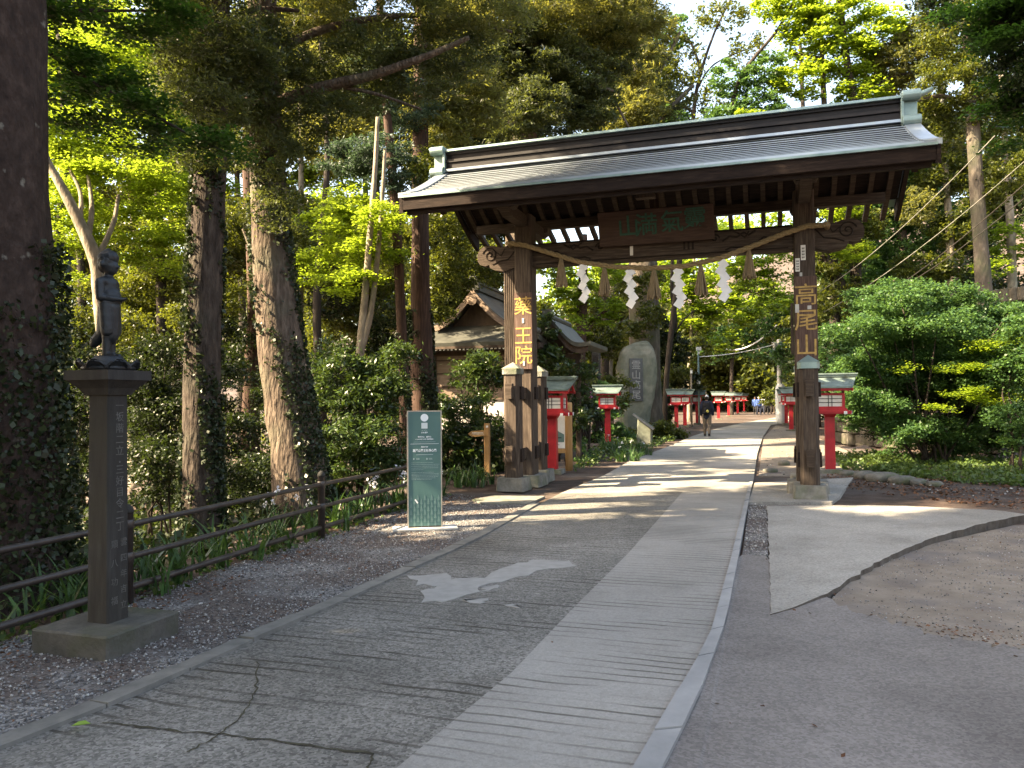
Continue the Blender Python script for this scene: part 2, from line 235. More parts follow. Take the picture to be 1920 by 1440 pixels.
    fn = n.new('ShaderNodeTexNoise'); fn.inputs['Scale'].default_value = 90; fn.inputs['Detail'].default_value = 5; l.new(tc.outputs['Object'], fn.inputs[0])
    b2 = n.new('ShaderNodeBump'); b2.inputs['Strength'].default_value = 0.45 + agg; b2.inputs['Distance'].default_value = 0.008; l.new(fn.outputs[0], b2.inputs['Height']); l.new(b1.outputs[0], b2.inputs['Normal'])
    l.new(b2.outputs[0], b.inputs['Normal'])
    return m
M['road_old'] = grooved('old_ribbed_concrete', [(0.3, (0.125, 0.121, 0.113)), (0.55, (0.185, 0.180, 0.170)), (0.8, (0.255, 0.249, 0.237))], 0.45, 0.115, 0.14, 0.85, 0.45, 0.60)
M['road_new'] = grooved('pale_ribbed_concrete', [(0.3, (0.245, 0.237, 0.225)), (0.6, (0.295, 0.287, 0.275)), (0.8, (0.33, 0.32, 0.31))], 0.10, 0.105, 0.12, 0.7, 0.42, 0.60)

M['asphalt'] = grooved('worn_asphalt', [(0.3, (0.130, 0.119, 0.115)), (0.5, (0.182, 0.170, 0.165)), (0.75, (0.235, 0.220, 0.213))], 0.22, 0.1, 0.1, 0.0, 0.9, 0.95)
M['slab'] = grooved('old_path_concrete', [(0.25, (0.17, 0.162, 0.15)), (0.5, (0.265, 0.256, 0.24)), (0.8, (0.33, 0.32, 0.30))], 0.2, 0.1, 0.1, 0.0, 0.9, 0.95)
# ------------------------------------------------------------------ mesh helpers
def link_mesh(name, me, parent=None, smooth=False):
    o = bpy.data.objects.new(name, me); col.objects.link(o)
    if parent is not None: o.parent = parent
    if smooth:
        me.polygons.foreach_set('use_smooth', np.ones(len(me.polygons), bool))
    return o
class MB:
    def __init__(s): s.v = []; s.f = []
    def add(s, vs, fs):
        k = len(s.v); s.v += [tuple(v) for v in vs]; s.f += [tuple(i + k for i in f) for f in fs]; return s
    def box(s, c, d, rz=0, taper=1.0, tilt=None):
        hx, hy, hz = d[0] / 2, d[1] / 2, d[2] / 2; vs = []
        for z, t in ((-hz, 1), (hz, taper)):
            for x, y in ((-hx, -hy), (hx, -hy), (hx, hy), (-hx, hy)): vs.append(Vector((x * t, y * t, z)))
        m = Matrix.Rotation(rz, 3, 'Z')
        if tilt is not None: m = m @ tilt
        return s.add([m @ v + Vector(c) for v in vs], [(3, 2, 1, 0), (4, 5, 6, 7), (0, 1, 5, 4), (1, 2, 6, 5), (2, 3, 7, 6), (3, 0, 4, 7)])
    def cbox(s, c, d, ch=0.02, rz=0, taper=1.0):
        """box with chamfered vertical edges"""
        hx, hy, hz = d[0] / 2, d[1] / 2, d[2] / 2
        p = [(-hx + ch, -hy), (hx - ch, -hy), (hx, -hy + ch), (hx, hy - ch), (hx - ch, hy), (-hx + ch, hy), (-hx, hy - ch), (-hx, -hy + ch)]
        m = Matrix.Rotation(rz, 3, 'Z'); vs = []
        for z, t in ((-hz, 1), (hz, taper)): vs += [m @ Vector((x * t, y * t, z)) + Vector(c) for x, y in p]
        f = [tuple(range(7, -1, -1)), tuple(range(8, 16))] + [(i, (i + 1) % 8, 8 + (i + 1) % 8, 8 + i) for i in range(8)]
        return s.add(vs, f)
    def tube(s, pts, rad, seg=8, caps=True, jitter=0.0, seed=0):
        pts = [Vector(p) for p in pts]; n = len(pts)
        if not hasattr(rad, '__len__'): rad = [rad] * n
        k = len(s.v); ref = Vector((0.13, 0.97, 0.2)).normalized(); ru = None; rg = np.random.default_rng(seed)
        lob = rg.normal(0, 1, (3, 2))
        for i, p in enumerate(pts):
            t = (pts[min(i + 1, n - 1)] - pts[max(i - 1, 0)]).normalized()
            if ru is None:
                ru = t.cross(ref); ru = (t.cross(Vector((1, 0, 0))) if ru.length < 1e-3 else ru).normalized()
            ru = (ru - t * ru.dot(t)).normalized(); rv = t.cross(ru)
            for j in range(seg):
                a = 2 * math.pi * j / seg; rr = rad[i]
                if jitter:
                    rr *= 1 + jitter * (0.5 * lob[0][0] * math.sin(3 * a + lob[0][1] + i * .11) + 0.4 * lob[1][0] * math.sin(5 * a + lob[1][1] - i * .07) + 0.5 * rg.normal())
                s.v.append(tuple(p + ru * (rr * math.cos(a)) + rv * (rr * math.sin(a))))
        for i in range(n - 1):
            for j in range(seg):
                a, b = k + i * seg + j, k + i * seg + (j + 1) % seg; s.f.append((a, b, b + seg, a + seg))
        if caps: s.f.append(tuple(k + j for j in range(seg - 1, -1, -1))); s.f.append(tuple(k + (n - 1) * seg + j for j in range(seg)))
        return s
    def prism(s, poly, axis, a, b):
        """poly of 2D points extruded along axis ('x','y','z') from a to b"""
        def mk(u, v, w): return {'x': (w, u, v), 'y': (u, w, v), 'z': (u, v, w)}[axis]
        n = len(poly); vs = [mk(u, v, a) for u, v in poly] + [mk(u, v, b) for u, v in poly]
        return s.add(vs, [tuple(range(n - 1, -1, -1)), tuple(range(n, 2 * n))] + [(i, (i + 1) % n, n + (i + 1) % n, n + i) for i in range(n)])
    def lathe(s, prof, seg=16, c=(0, 0, 0)):
        k = len(s.v); n = len(prof)
        for r, z in prof:
            for j in range(seg): a = 2 * math.pi * j / seg; s.v.append((c[0] + r * math.cos(a), c[1] + r * math.sin(a), c[2] + z))
        for i in range(n - 1):
            for j in range(seg): a, b = k + i * seg + j, k + i * seg + (j + 1) % seg; s.f.append((a, b, b + seg, a + seg))
        s.f.append(tuple(k + j for j in range(seg - 1, -1, -1))); s.f.append(tuple(k + (n - 1) * seg + j for j in range(seg)))
        return s
    def build(s, name, mat, parent=None, smooth=False, bevel=0.0):
        me = bpy.data.meshes.new(name); me.from_pydata(s.v, [], s.f)
        bm = bmesh.new(); bm.from_mesh(me); bmesh.ops.recalc_face_normals(bm, faces=bm.faces[:])
        if bevel: bmesh.ops.bevel(bm, geom=[e for e in bm.edges], offset=bevel, segments=1, affect='EDGES', clamp_overlap=True)
        bm.to_mesh(me); bm.free(); me.materials.append(M[mat] if isinstance(mat, str) else mat)
        return link_mesh(name, me, parent, smooth)
def np_mesh(name, V, F, mat, parent=None, smooth=False):
    """V (n,3) floats; F (m,k) ints, all faces of k corners"""
    V = np.asarray(V, np.float32); F = np.asarray(F, np.int32); k = F.shape[1]
    me = bpy.data.meshes.new(name); me.vertices.add(len(V)); me.vertices.foreach_set('co', V.ravel())
    me.loops.add(F.size); me.loops.foreach_set('vertex_index', F.ravel())
    me.polygons.add(len(F)); me.polygons.foreach_set('loop_start', np.arange(0, F.size, k, dtype=np.int32))
    try: me.polygons.foreach_set('loop_total', np.full(len(F), k, np.int32))
    except Exception: pass
    me.update(calc_edges=True); me.validate(); me.materials.append(M[mat] if isinstance(mat, str) else mat)
    return link_mesh(name, me, parent, smooth)
def tag(o, label=None, cat=None, group=None, kind=None):
    if label: o['label'] = label
    if cat: o['category'] = cat
    if group: o['group'] = group
    if kind: o['kind'] = kind
    return o
def empty(name, loc=(0, 0, 0), rz=0.0, label=None, cat=None, group=None):
    o = bpy.data.objects.new(name, None); col.objects.link(o); o.location = loc; o.rotation_euler = (0, 0, rz)
    o.empty_display_size = 0.2
    return tag(o, label, cat, group)
def kids(o): return list(o.children)
def copy_tree(o, parent=None):
    c = o.copy(); col.objects.link(c)
    if parent is not None: c.parent = parent
    for ch in kids(o): copy_tree(ch, c)
    return c
def text(s, size, mat, parent, M4, name='lettering', bold=0.0, extrude=0.004, align='CENTER', line=1.0, sx=1.0):
    cu = bpy.data.curves.new('lettering', 'FONT'); cu.body = s; cu.size = size; cu.align_x = align; cu.align_y = 'CENTER'
    cu.extrude = extrude; cu.offset = bold; cu.space_line = line; cu.resolution_u = 3
    o = bpy.data.objects.new('lettering_tmp', cu); col.objects.link(o)
    bpy.context.view_layer.update(); dg = bpy.context.evaluated_depsgraph_get()
    me = bpy.data.meshes.new_from_object(o.evaluated_get(dg)); bpy.data.objects.remove(o); bpy.data.curves.remove(cu)
    me.transform(M4 @ Matrix.Diagonal((sx, 1, 1, 1))); me.materials.clear(); me.materials.append(M[mat]); me.name = name
    return link_mesh(name, me, parent)
def blend_mesh(name, caps, voxel, mat, parent, smooth_it=2):
    """one continuous skin grown round tapered limbs (p1, p2, r1, r2[, flatten])"""
    bm = bmesh.new()
    for c in caps:
        p1, p2, r1, r2 = Vector(c[0]), Vector(c[1]), c[2], c[3]
        d = p2 - p1; L = max(d.length, 1e-4); q = d.to_track_quat('Z', 'Y') if d.length > 1e-4 else Matrix.Identity(3).to_quaternion()
        st = len(bm.verts); rings = []
        prof = [(r1 * math.cos(a), -r1 * math.sin(a)) for a in (1.45, 1.0, 0.5, 0)] + [(r2 * math.cos(a), L + r2 * math.sin(a)) for a in (0, 0.5, 1.0, 1.45)]
        sc_ = c[4] if len(c) > 4 else (1, 1)
        for r, z in prof:
            rings.append([bm.verts.new(p1 + q @ Vector((r * math.cos(t) * sc_[0], r * math.sin(t) * sc_[1], z))) for t in [2 * math.pi * j / 12 for j in range(12)]])
        for a, b in zip(rings, rings[1:]):
            for j in range(12): bm.faces.new((a[j], a[(j + 1) % 12], b[(j + 1) % 12], b[j]))
        bm.faces.new(rings[0][::-1]); bm.faces.new(rings[-1])
    bmesh.ops.recalc_face_normals(bm, faces=bm.faces[:])
    me = bpy.data.meshes.new('tmp'); bm.to_mesh(me); bm.free()
    o = bpy.data.objects.new('tmp_body', me); col.objects.link(o)
    r = o.modifiers.new('r', 'REMESH'); r.mode = 'VOXEL'; r.voxel_size = voxel
    if smooth_it: s = o.modifiers.new('s', 'SMOOTH'); s.iterations = smooth_it; s.factor = 0.5
    bpy.context.view_layer.update(); dg = bpy.context.evaluated_depsgraph_get()
    out = bpy.data.meshes.new_from_object(o.evaluated_get(dg)); bpy.data.objects.remove(o); bpy.data.meshes.remove(me)
    out.materials.clear(); out.materials.append(M[mat] if isinstance(mat, str) else mat)
    return link_mesh(name, out, parent, True)

# ------------------------------------------------------------------ leaves
OD_GAIN = 2.1
def unit(v): return v / np.maximum(np.linalg.norm(v, axis=-1, keepdims=True), 1e-9)
def leaf_quads(P, size, aspect=0.55, mode='rand', fold=0.0):
    n = len(P); P = np.asarray(P)
    size = np.broadcast_to(size, n) * rng.uniform(0.65, 1.3, n)
    if mode == 'flat':
        N = unit(np.c_[rng.normal(0, 0.38, n), rng.normal(0, 0.38, n), np.ones(n)]); D = unit(rng.normal(0, 1, (n, 3)))
    elif mode == 'droop':
        D = unit(np.c_[rng.normal(0, 0.45, n), rng.normal(0, 0.45, n), -np.ones(n)]); N = unit(rng.normal(0, 1, (n, 3)))
    elif mode == 'loose':
        N = unit(rng.normal(0, 0.62, (n, 3)) + np.array([0, 0, 1.0])); D = unit(rng.normal(0, 1, (n, 3)))
    elif mode == 'bough':
        D = unit(np.c_[rng.normal(0, 1, n), rng.normal(0, 1, n), -np.abs(rng.normal(0.55, 0.5, n))]); N = unit(rng.normal(0, 0.8, (n, 3)) + np.array([0, 0, 0.7]))
    elif mode == 'semi':
        N = unit(rng.normal(0, 0.75, (n, 3)) + np.array([0, 0, 0.9])); D = unit(rng.normal(0, 1, (n, 3)) + np.array([0, 0, -0.25]))
    else:
        N = unit(rng.normal(0, 1, (n, 3))); D = unit(rng.normal(0, 1, (n, 3)))
    D = unit(D - N * np.sum(D * N, -1, keepdims=True)); W = np.cross(N, D)
    s = size[:, None]; w = s * aspect * 0.5
    V = np.empty((n, 4, 3), np.float32)
    V[:, 0] = P - D * s * 0.5; V[:, 1] = P - D * s * 0.05 + W * w; V[:, 2] = P + D * s * 0.5; V[:, 3] = P - D * s * 0.05 - W * w
    return V.reshape(-1, 3)
def leaves_obj(name, chunks, mat, parent=None):
    V = np.concatenate(chunks); F = np.arange(len(V), dtype=np.int32).reshape(-1, 4)
    return np_mesh(name, V, F, mat, parent)
def blob(c, rad, od, size, aspect=0.55, mode='rand', clump=None, flat=0.5, shell=0.35):
    """leaves gathered in clumps through an ellipsoid; od = how many leaves deep it reads from the front"""
    rx, ry, rz = rad; A = math.pi * rx * rz
    n = int(OD_GAIN * od * A / (size * size * aspect * 0.5 * 0.55)); cl = clump or max(0.16 * (rx + rz), size * 2)
    k = max(5, int(2.2 * A / (cl * cl * max(flat, 0.4) * math.pi)))
    u = unit(rng.normal(0, 1, (k, 3))); r = rng.uniform(shell, 1, (k, 1)) ** 0.6
    C = np.array(c) + u * r * np.array([rx, ry, rz]); wgt = rng.uniform(0.3, 1.7, k); wgt /= wgt.sum()
    idx = rng.choice(k, n, p=wgt)
    P = C[idx] + rng.normal(0, 1, (n, 3)) * np.array([cl, cl, cl * flat]) * 0.55
    return leaf_quads(P, size, aspect, mode)
KINDS = {  # material: (mode, aspect, clump scale, flatness, size factor)
    'maple': ('flat', 0.8, 1.0, 0.30, 1.0), 'maple_cool': ('loose', 0.75, 0.9, 0.42, 1.0), 'maple_shade': ('flat', 0.8, 1.0, 0.28, 1.0),
    'broad': ('semi', 0.5, 0.9, 0.6, 1.15), 'broad_dark': ('semi', 0.5, 0.9, 0.6, 1.2), 'glossy': ('semi', 0.36, 0.8, 0.6, 1.6),
    'needle': ('bough', 0.26, 0.75, 0.42, 1.6), 'needle_warm': ('bough', 0.26, 0.75, 0.42, 1.6), 'needle_cool': ('bough', 0.3, 0.75, 0.36, 1.5)}
N_LEAF = [0]
def crown(blobs, mat, parent, D0, name='crown', scale=1.0):
    """blobs: (px, py, depth offset, rx_px, ry_px, od)"""
    mode, asp, clf, flat, sf = KINDS[mat]; ch = []
    for (px, py, dd, rx, ry, od) in blobs:
        D = D0 + dd; c = at(px, py, D); k = D / FPX; s = max(0.05, 0.0042 * D) * sf * scale
        Rx, Rz = rx * k, ry * k; ch.append(blob(c, (Rx, 0.75 * (Rx + Rz) / 2 + 0.2, Rz), od, s, asp, mode, clump=max(0.14 * (Rx + Rz), 0.22) * clf, flat=flat))
    N_LEAF[0] += sum(len(x) for x in ch) // 4
    return leaves_obj(name, ch, mat, parent)
def trunk_mesh(paths, mat, parent, seg=14, jitter=0.06, name='trunk', seed=1):
    m = MB()
    for i, (pts, rad) in enumerate(paths):
        P = [Vector(p) for p in pts]; 
        # resample with a smooth curve
        Q = []; Rr = []; n = len(P); steps = max(3, int(24 / max(1, n - 1)))
        for a in range(n - 1):
            p0, p1, p2, p3 = P[max(a - 1, 0)], P[a], P[a + 1], P[min(a + 2, n - 1)]
            for t in [j / steps for j in range(steps)]:
                Q.append(0.5 * ((2 * p1) + (p2 - p0) * t + (2 * p0 - 5 * p1 + 4 * p2 - p3) * t * t + (3 * p1 - p0 - 3 * p2 + p3) * t ** 3)); Rr.append(rad[a] * (1 - t) + rad[a + 1] * t)
        Q.append(P[-1]); Rr.append(rad[-1])
        m.tube(Q, Rr, seg if i == 0 else 7, True, jitter, seed + i)
    return m.build(name, mat, parent, True)
def tree_px(label, D, trunk, bark, crowns, limbs=(), ivy=None, name='forest_tree', cat='tree', group='trees of the temple forest', seg=14, seed=1, scale=1.0, flare=1.25):
    """trunk: (px, py, width_px) from the lowest seen point up; limbs: ([(px,py,dD)...], w0_px, w1_px); crowns: [(mat, blobs)]"""
    k = D / FPX; pts = []; rad = []
    px, py, w = trunk[0]; b = at(px, py, D); g = H(b.x, b.y) - 0.15
    pts.append(Vector((b.x, b.y, g))); rad.append(w * k / 2 * flare)
    for (px, py, w) in trunk:
        p = at(px, py, D)
        if p.z > g + 0.35: pts.append(p); rad.append(w * k / 2)
    root = empty(name, pts[0] + Vector((0, 0, 0.1)), 0, label, cat, group)
    off = -(pts[0] + Vector((0, 0, 0.1))); paths = [([p + off for p in pts], rad)]
    for lp, w0, w1 in limbs:
        q = [at(a, b_, D + d) + off for a, b_, d in lp]; paths.append((q, list(np.linspace(w0 * k / 2, w1 * k / 2, len(q)))))
    trunk_mesh(paths, bark, root, seg, 0.06, seed=seed)
    for i, (mat, bl) in enumerate(crowns):
        o = crown(bl, mat, root, D, scale=scale); o.location = off
    if ivy:
        lo, hi, dens, side = ivy; ch = []; P = []
        for a in range(len(pts) - 1):
            p, q = pts[a], pts[a + 1]; L = (q - p).length; nn = int(dens * L * (rad[a] + rad[a + 1]) * 3.1)
            t = rng.uniform(0, 1, nn); th = rng.uniform(0, 2 * math.pi, nn); rr = (rad[a] * (1 - t) + rad[a + 1] * t) * rng.uniform(0.97, 1.22, nn)
            X = np.array(p)[None] * (1 - t)[:, None] + np.array(q)[None] * t[:, None]; X[:, 0] += rr * np.cos(th); X[:, 1] += rr * np.sin(th)
            ok = (X[:, 2] > lo) & (X[:, 2] < hi)
            # patches
            pat = np.sin(X[:, 2] * 2.1 + 2.0 * th) + np.sin(X[:, 2] * 0.9 - th * 1.0 + 1) + 0.8 * np.sin(X[:, 2] * 7.3 + 5 * th) * np.sin(X[:, 2] * 5.1 - 3 * th) + rng.normal(0, 0.35, nn) + side * (np.cos(th) - (0.55 if side > 1.5 else 0.0))
            P.append(X[ok & (pat > 0.0)])
        P = np.concatenate(P) + np.array(off); s = max(0.055, 0.0042 * D)
        leaves_obj('ivy', [leaf_quads(P, s * rng.uniform(0.55, 1.25, len(P)), 0.8, 'rand')], 'ivy', root)
    return root

# ================================================================== THE SETTING
def structure(o): o['kind'] = 'structure'; return o
xs = np.unique(np.r_[np.linspace(-700, -60, 9), np.linspace(-60, -16, 23), np.linspace(-16, 36, 105), np.linspace(36, 90, 28), np.linspace(90, 700, 9)])
ys = np.unique(np.r_[np.linspace(-300, -20, 6), np.linspace(-20, 60, 161), np.linspace(60, 130, 30), np.linspace(130, 900, 9)])
gx, gy = np.meshgrid(xs, ys); gz = hgt(gx, gy) - 0.03
flat = np.clip(np.abs(hgt(gx, gy)) / 0.5, 0, 1); gz += flat * (0.10 * np.sin(gx * 1.7 + gy * 0.6) * np.sin(gy * 1.3 - gx * 0.4) + rng.normal(0, 0.03, gx.shape))
gz += 0.012 * np.sin(gx * 3.1) * np.sin(gy * 2.7)
nx = len(xs); ii = np.arange(len(ys) - 1)[:, None] * nx + np.arange(nx - 1)[None]
structure(np_mesh('ground', np.c_[gx.ravel(), gy.ravel(), gz.ravel()], np.stack([ii, ii + 1, ii + nx + 1, ii + nx], -1).reshape(-1, 4), 'dirt', smooth=True))

def sheet(name, pts, mat, thick=0.08, side=None):
    """a slab with this top outline"""
    pts = [Vector(p) for p in pts]; n = len(pts); vs = pts + [p - Vector((0, 0, thick)) for p in pts]
    m = MB().add(vs, [tuple(range(n)), tuple(range(2 * n - 1, n - 1, -1))] + [(i, n + i, n + (i + 1) % n, (i + 1) % n) for i in range(n)])
    o = m.build(name, mat)
    if side:
        o.data.materials.append(M[side])
        for p in o.data.polygons:
            if len(p.vertices) == 4: p.material_index = 1
    return structure(o)
def line_px(pp, z, back=None, ahead=None):
    q = [gnd(x, y, z) for x, y in pp]
    if back: d = (q[0] - q[1]).normalized(); q = [q[0] + d * back] + q
    if ahead: q = q + [Vector((*a, z)) for a in ahead]
    return q
def resamp(q, n):
    q = [Vector(p) for p in q]; L = [0]
    for a, b in zip(q, q[1:]): L.append(L[-1] + (b - a).length)
    t = np.linspace(0, L[-1], n); A = np.array(q); return [Vector([np.interp(x, L, A[:, k]) for k in range(3)]) for x in t]
Zr = 0.012
left_e = [(55, 1385), (280, 1295), (425, 1225), (620, 1140), (900, 1010), (1012, 945)]
div_e = [(755, 1430), (960, 1260), (1070, 1145), (1180, 1035), (1280, 922)]
kin = [(1190, 1440), (1245, 1345), (1330, 1200), (1368, 1060), (1392, 960), (1405, 905)]
kout = [(1245, 1440), (1310, 1310), (1362, 1165), (1385, 1045), (1400, 960), (1412, 903)]
Lq = line_px(left_e, Zr, 2.5); Dq = line_px(div_e, Zr, 2.5); Kiq = line_px(kin, Zr, 2.5); Koq = line_px(kout, Zr, 2.5)
sheet('road', Lq + [gnd(1050, 925, Zr)] + Dq[::-1], 'road_old')
sheet('road_strip', Dq + Kiq[::-1], 'road_new')
far_l = line_px([(1050, 925), (1133, 891), (1181, 864), (1250, 838), (1300, 817), (1345, 803), (1400, 791.5)], Zr, None, [(33, 85), (55, 130)])
far_r = line_px([(1412, 903), (1420, 850), (1430, 820), (1445, 797)], Zr, None, [(40, 82), (66, 130)])
sheet('road_beyond_gate', far_l + far_r[::-1] + [Koq[-1], Kiq[-1], Dq[-1]], 'slab')
# kerb stones
ki = resamp(Kiq, 26); ko = resamp(Koq, 26); m = MB(); up = Vector((0, 0, 0.022)); dn = Vector((0, 0, -0.09))
for i in range(25):
    a, b, c, d = ki[i], ki[i + 1], ko[i + 1], ko[i]; g = 0.012
    a2, b2 = a.lerp(b, g), a.lerp(b, 1 - g); d2, c2 = d.lerp(c, g), d.lerp(c, 1 - g)
    j = Vector((0, 0, rng.normal(0, 0.002)))
    m.add([p + up + j for p in (a2, b2, c2, d2)] + [p + dn for p in (a2, b2, c2, d2)], [(0, 1, 2, 3), (0, 4, 5, 1), (1, 5, 6, 2), (2, 6, 7, 3), (3, 7, 4, 0)])
structure(m.build('kerb', 'kerb'))
# old edging down the left side
lq = resamp(Lq, 20); m = MB()
for i in range(19):
    a, b = lq[i], lq[i + 1]; nrm = Vector((-(b - a).y, (b - a).x, 0)).normalized() * 0.13; g = 0.01
    a2, b2 = a.lerp(b, g), a.lerp(b, 1 - g); j = Vector((0, 0, 0.02 + rng.normal(0, 0.003)))
    t = [a2 + j, b2 + j, b2 + nrm + j * 0.9, a2 + nrm + j * 0.9]
    m.add(t + [p - Vector((0, 0, 0.12)) for p in t], [(0, 1, 2, 3), (0, 4, 5, 1), (1, 5, 6, 2), (2, 6, 7, 3), (3, 7, 4, 0)])
structure(m.build('road_edging', 'kerb_old'))
# cracks with moss: thin dirt-filled grooves on the old concrete
def crack(pp, w):
    q = []; P = [gnd(x, y, Zr + 0.005) for x, y in pp]
    for a, b in zip(P, P[1:]):
        for t in np.linspace(0, 1, 9)[:-1]: q.append(a.lerp(b, t) + Vector((rng.normal(0, 0.007), rng.normal(0, 0.007), 0)))
    q.append(P[-1]); vs = []; 
    for i, p in enumerate(q):
        d = (q[min(i + 1, len(q) - 1)] - q[max(i - 1, 0)]).normalized(); nn = Vector((-d.y, d.x, 0)) * w * rng.uniform(0.3, 1.0) * 0.5; vs += [p - nn, p + nn]
    return vs, [(2 * i, 2 * i + 1, 2 * i + 3, 2 * i + 2) for i in range(len(q) - 1)]
M['crack'] = noisy('crack_dirt', [(0.3, (0.030, 0.026, 0.020)), (0.7, (0.07, 0.066, 0.042))], scale=12, rough=1, bump=0)
m = MB()
for pp, w in (([(195, 1354), (300, 1366), (420, 1376), (560, 1394), (700, 1413)], 0.022), ([(485, 1240), (482, 1285), (460, 1335), (415, 1375), (350, 1410)], 0.014), ([(700, 1413), (690, 1440)], 0.015), ([(560, 1120), (760, 1150), (900, 1170)], 0.008)):
    m.add(*crack(pp, w))
structure(m.build('road_cracks', 'crack'))
# cement patches
def patch(pp, jit=0.0):
    q = []; P = [gnd(x, y, Zr + 0.005) for x, y in pp]; n = len(P)
    for i in range(n):
        a, b = P[i], P[(i + 1) % n]
        for t in (0, 0.33, 0.66): q.append(a.lerp(b, t) + Vector((rng.normal(0, 0.018), rng.normal(0, 0.03), 0)))
    return q
for i, pp in enumerate(([(765, 1078), (835, 1076), (850, 1088), (905, 1082), (960, 1060), (1000, 1048), (1060, 1052), (1080, 1060), (1010, 1072), (955, 1088), (900, 1098), (890, 1110), (830, 1128), (795, 1127), (790, 1108), (820, 1098), (785, 1095)], [(900, 1102), (935, 1097), (940, 1104), (905, 1108)], [(870, 1122), (915, 1122), (905, 1128), (875, 1128)], [(940, 1135), (975, 1133), (970, 1140)])):
    sheet('road_patch', patch(pp), 'patch', 0.006)
# side path, slab and dirt on the right
ZA = 0.002
sheet('asphalt_path', Koq[:5] + [gnd(1392, 1040, ZA), gnd(1410, 1036, ZA), gnd(1432, 1037, ZA), gnd(1443, 1050, ZA), gnd(1449, 1140, ZA), gnd(1535, 1108, ZA), gnd(1552, 1102, ZA)] + [gnd(x_ + rng.normal(0, 5), y_ + rng.normal(0, 3.5), ZA) for x_, y_ in zip(np.linspace(1548, 1960, 60), np.interp(np.linspace(1548, 1960, 60), [1548, 1590, 1660, 1740, 1860, 1960], [1120, 1143, 1163, 1186, 1207, 1222]))] + [ Vector((6.5, 2.0, ZA)), Vector((7, -2, ZA)), Vector((-1.0, -2, ZA))][:], 'asphalt')
sheet('dirt_path', [gnd(1530, 1155, -0.006), gnd(1600, 1080, -0.006), gnd(1700, 1030, -0.006), gnd(1900, 985, -0.006), Vector((15, 9.9, -0.006)), Vector((15, 3, -0.006)), Vector((7, 2, -0.006))], 'dirt_path')
slab_px = [(1438, 948, .03), (1446, 1152, .012), (1540, 1118, .035), (1600, 1082, .05), (1640, 1056, .06), (1690, 1032, .07), (1750, 1007, .085), (1830, 985, .10), (1925, 964, .11), (1860, 956, .09), (1760, 951, .07), (1640, 947, .05)]
sq = [gnd(x, y, z * 0.7) for x, y, z in slab_px]; slab_r = []
for i_, p_ in enumerate(sq):
    q_ = sq[(i_ + 1) % len(sq)]; n_ = max(2, int((q_ - p_).length / 0.12)); k_ = 0.010 if 1 <= i_ <= 8 else 0.006
    for t_ in range(n_): slab_r.append(p_.lerp(q_, t_ / n_) + Vector((rng.normal(0, k_), rng.normal(0, k_), rng.normal(0, 0.001))))
sheet('path_slab', slab_r, 'slab', 0.2, 'dark_edge')
sheet('gutter_gravel', [Koq[-2] + Vector((.02, 0, -.006)), gnd(1392, 1040, .004), gnd(1440, 1042, .004), gnd(1437, 946, .004), gnd(1401, 946, .004)], 'gravel')
sheet('gate_apron', [gnd(1403, 941, .02), gnd(1415, 905, .02), gnd(1600, 895, .02), gnd(1575, 930, .02), gnd(1560, 941, .02)], 'slab', 0.12)
sheet('path_verge', [gnd(1422, 893, -.004), gnd(1640, 893, -.004), gnd(1600, 850, -.004), gnd(1520, 815, -.004), gnd(1455, 797, -.004), gnd(1432, 820, -.004)], 'dirt_path')
# gravel verge beside the fence
fl = [Vector((fence_x(y) - 0.1, y, -0.008)) for y in (-2, 2, 5, 8, 11, 13.4)]
sheet('gravel_verge', fl + [gnd(880, 935, -.008), gnd(1000, 944, -.008)] + [p + Vector((-0.10, 0, -0.02)) for p in Lq[::-1]], 'gravel')
sheet('drain_slab', [gnd(885, 936, .012), gnd(905, 944, .012), gnd(990, 944, .012), gnd(1022, 930, .012), gnd(925, 929, .012)], 'stone', 0.05)

def inside(px, py, poly):
    c = np.zeros(len(px), bool); j = len(poly) - 1
    for i in range(len(poly)):
        xi, yi, xj, yj = poly[i][0], poly[i][1], poly[j][0], poly[j][1]
        c ^= ((yi > py) != (yj > py)) & (px < (xj - xi) * (py - yi) / (yj - yi + 1e-12) + xi); j = i
    return c
# loose stones, one mass
def stones(name, poly, n, smin, smax, mat='stones', zbase=0.0):
    poly = np.array([[p[0], p[1]] for p in poly]); lo, hi = poly.min(0), poly.max(0)
    P = rng.uniform(lo, hi, (n * 3, 2)); P = P[inside(P[:, 0], P[:, 1], poly)]
    keep = np.sin(P[:, 0] * 2.3 + 1) * np.sin(P[:, 1] * 1.7) + rng.normal(0, 0.7, len(P)) > -0.7
    keep &= rng.uniform(0, 1, len(P)) < np.clip(1.0 / (0.3 + 0.012 * (P[:, 1] - 2) ** 2), 0.12, 1)
    P = P[keep][:n]; n = len(P)
    O = np.array([[1, 0, 0], [0, 1, 0], [-1, 0, 0], [0, -1, 0], [0, 0, 1], [0, 0, -0.6]], float)
    s = smin + (smax - smin) * rng.uniform(0, 1, n) ** 2.5
    A = rng.normal(0, 1, (n, 3, 3)); Q, _ = np.linalg.qr(A)
    V = O[None] * rng.uniform(0.55, 1.15, (n, 6, 1)); V = np.einsum('nij,nkj->nki', Q, V) * s[:, None, None] * np.array([1, 1, 0.75])
    V += np.c_[P, np.full(n, zbase) + s * 0.3][:, None, :]
    T = np.array([[0, 1, 4], [1, 2, 4], [2, 3, 4], [3, 0, 4], [1, 0, 5], [2, 1, 5], [3, 2, 5], [0, 3, 5]])
    F = (np.arange(n)[:, None, None] * 6 + T[None]).reshape(-1, 3)
    return tag(np_mesh(name, V.reshape(-1, 3), F, mat), kind='stuff')
verge_poly = fl + [gnd(1000, 944)] + [p + Vector((-0.12, 0, 0)) for p in Lq[::-1]]
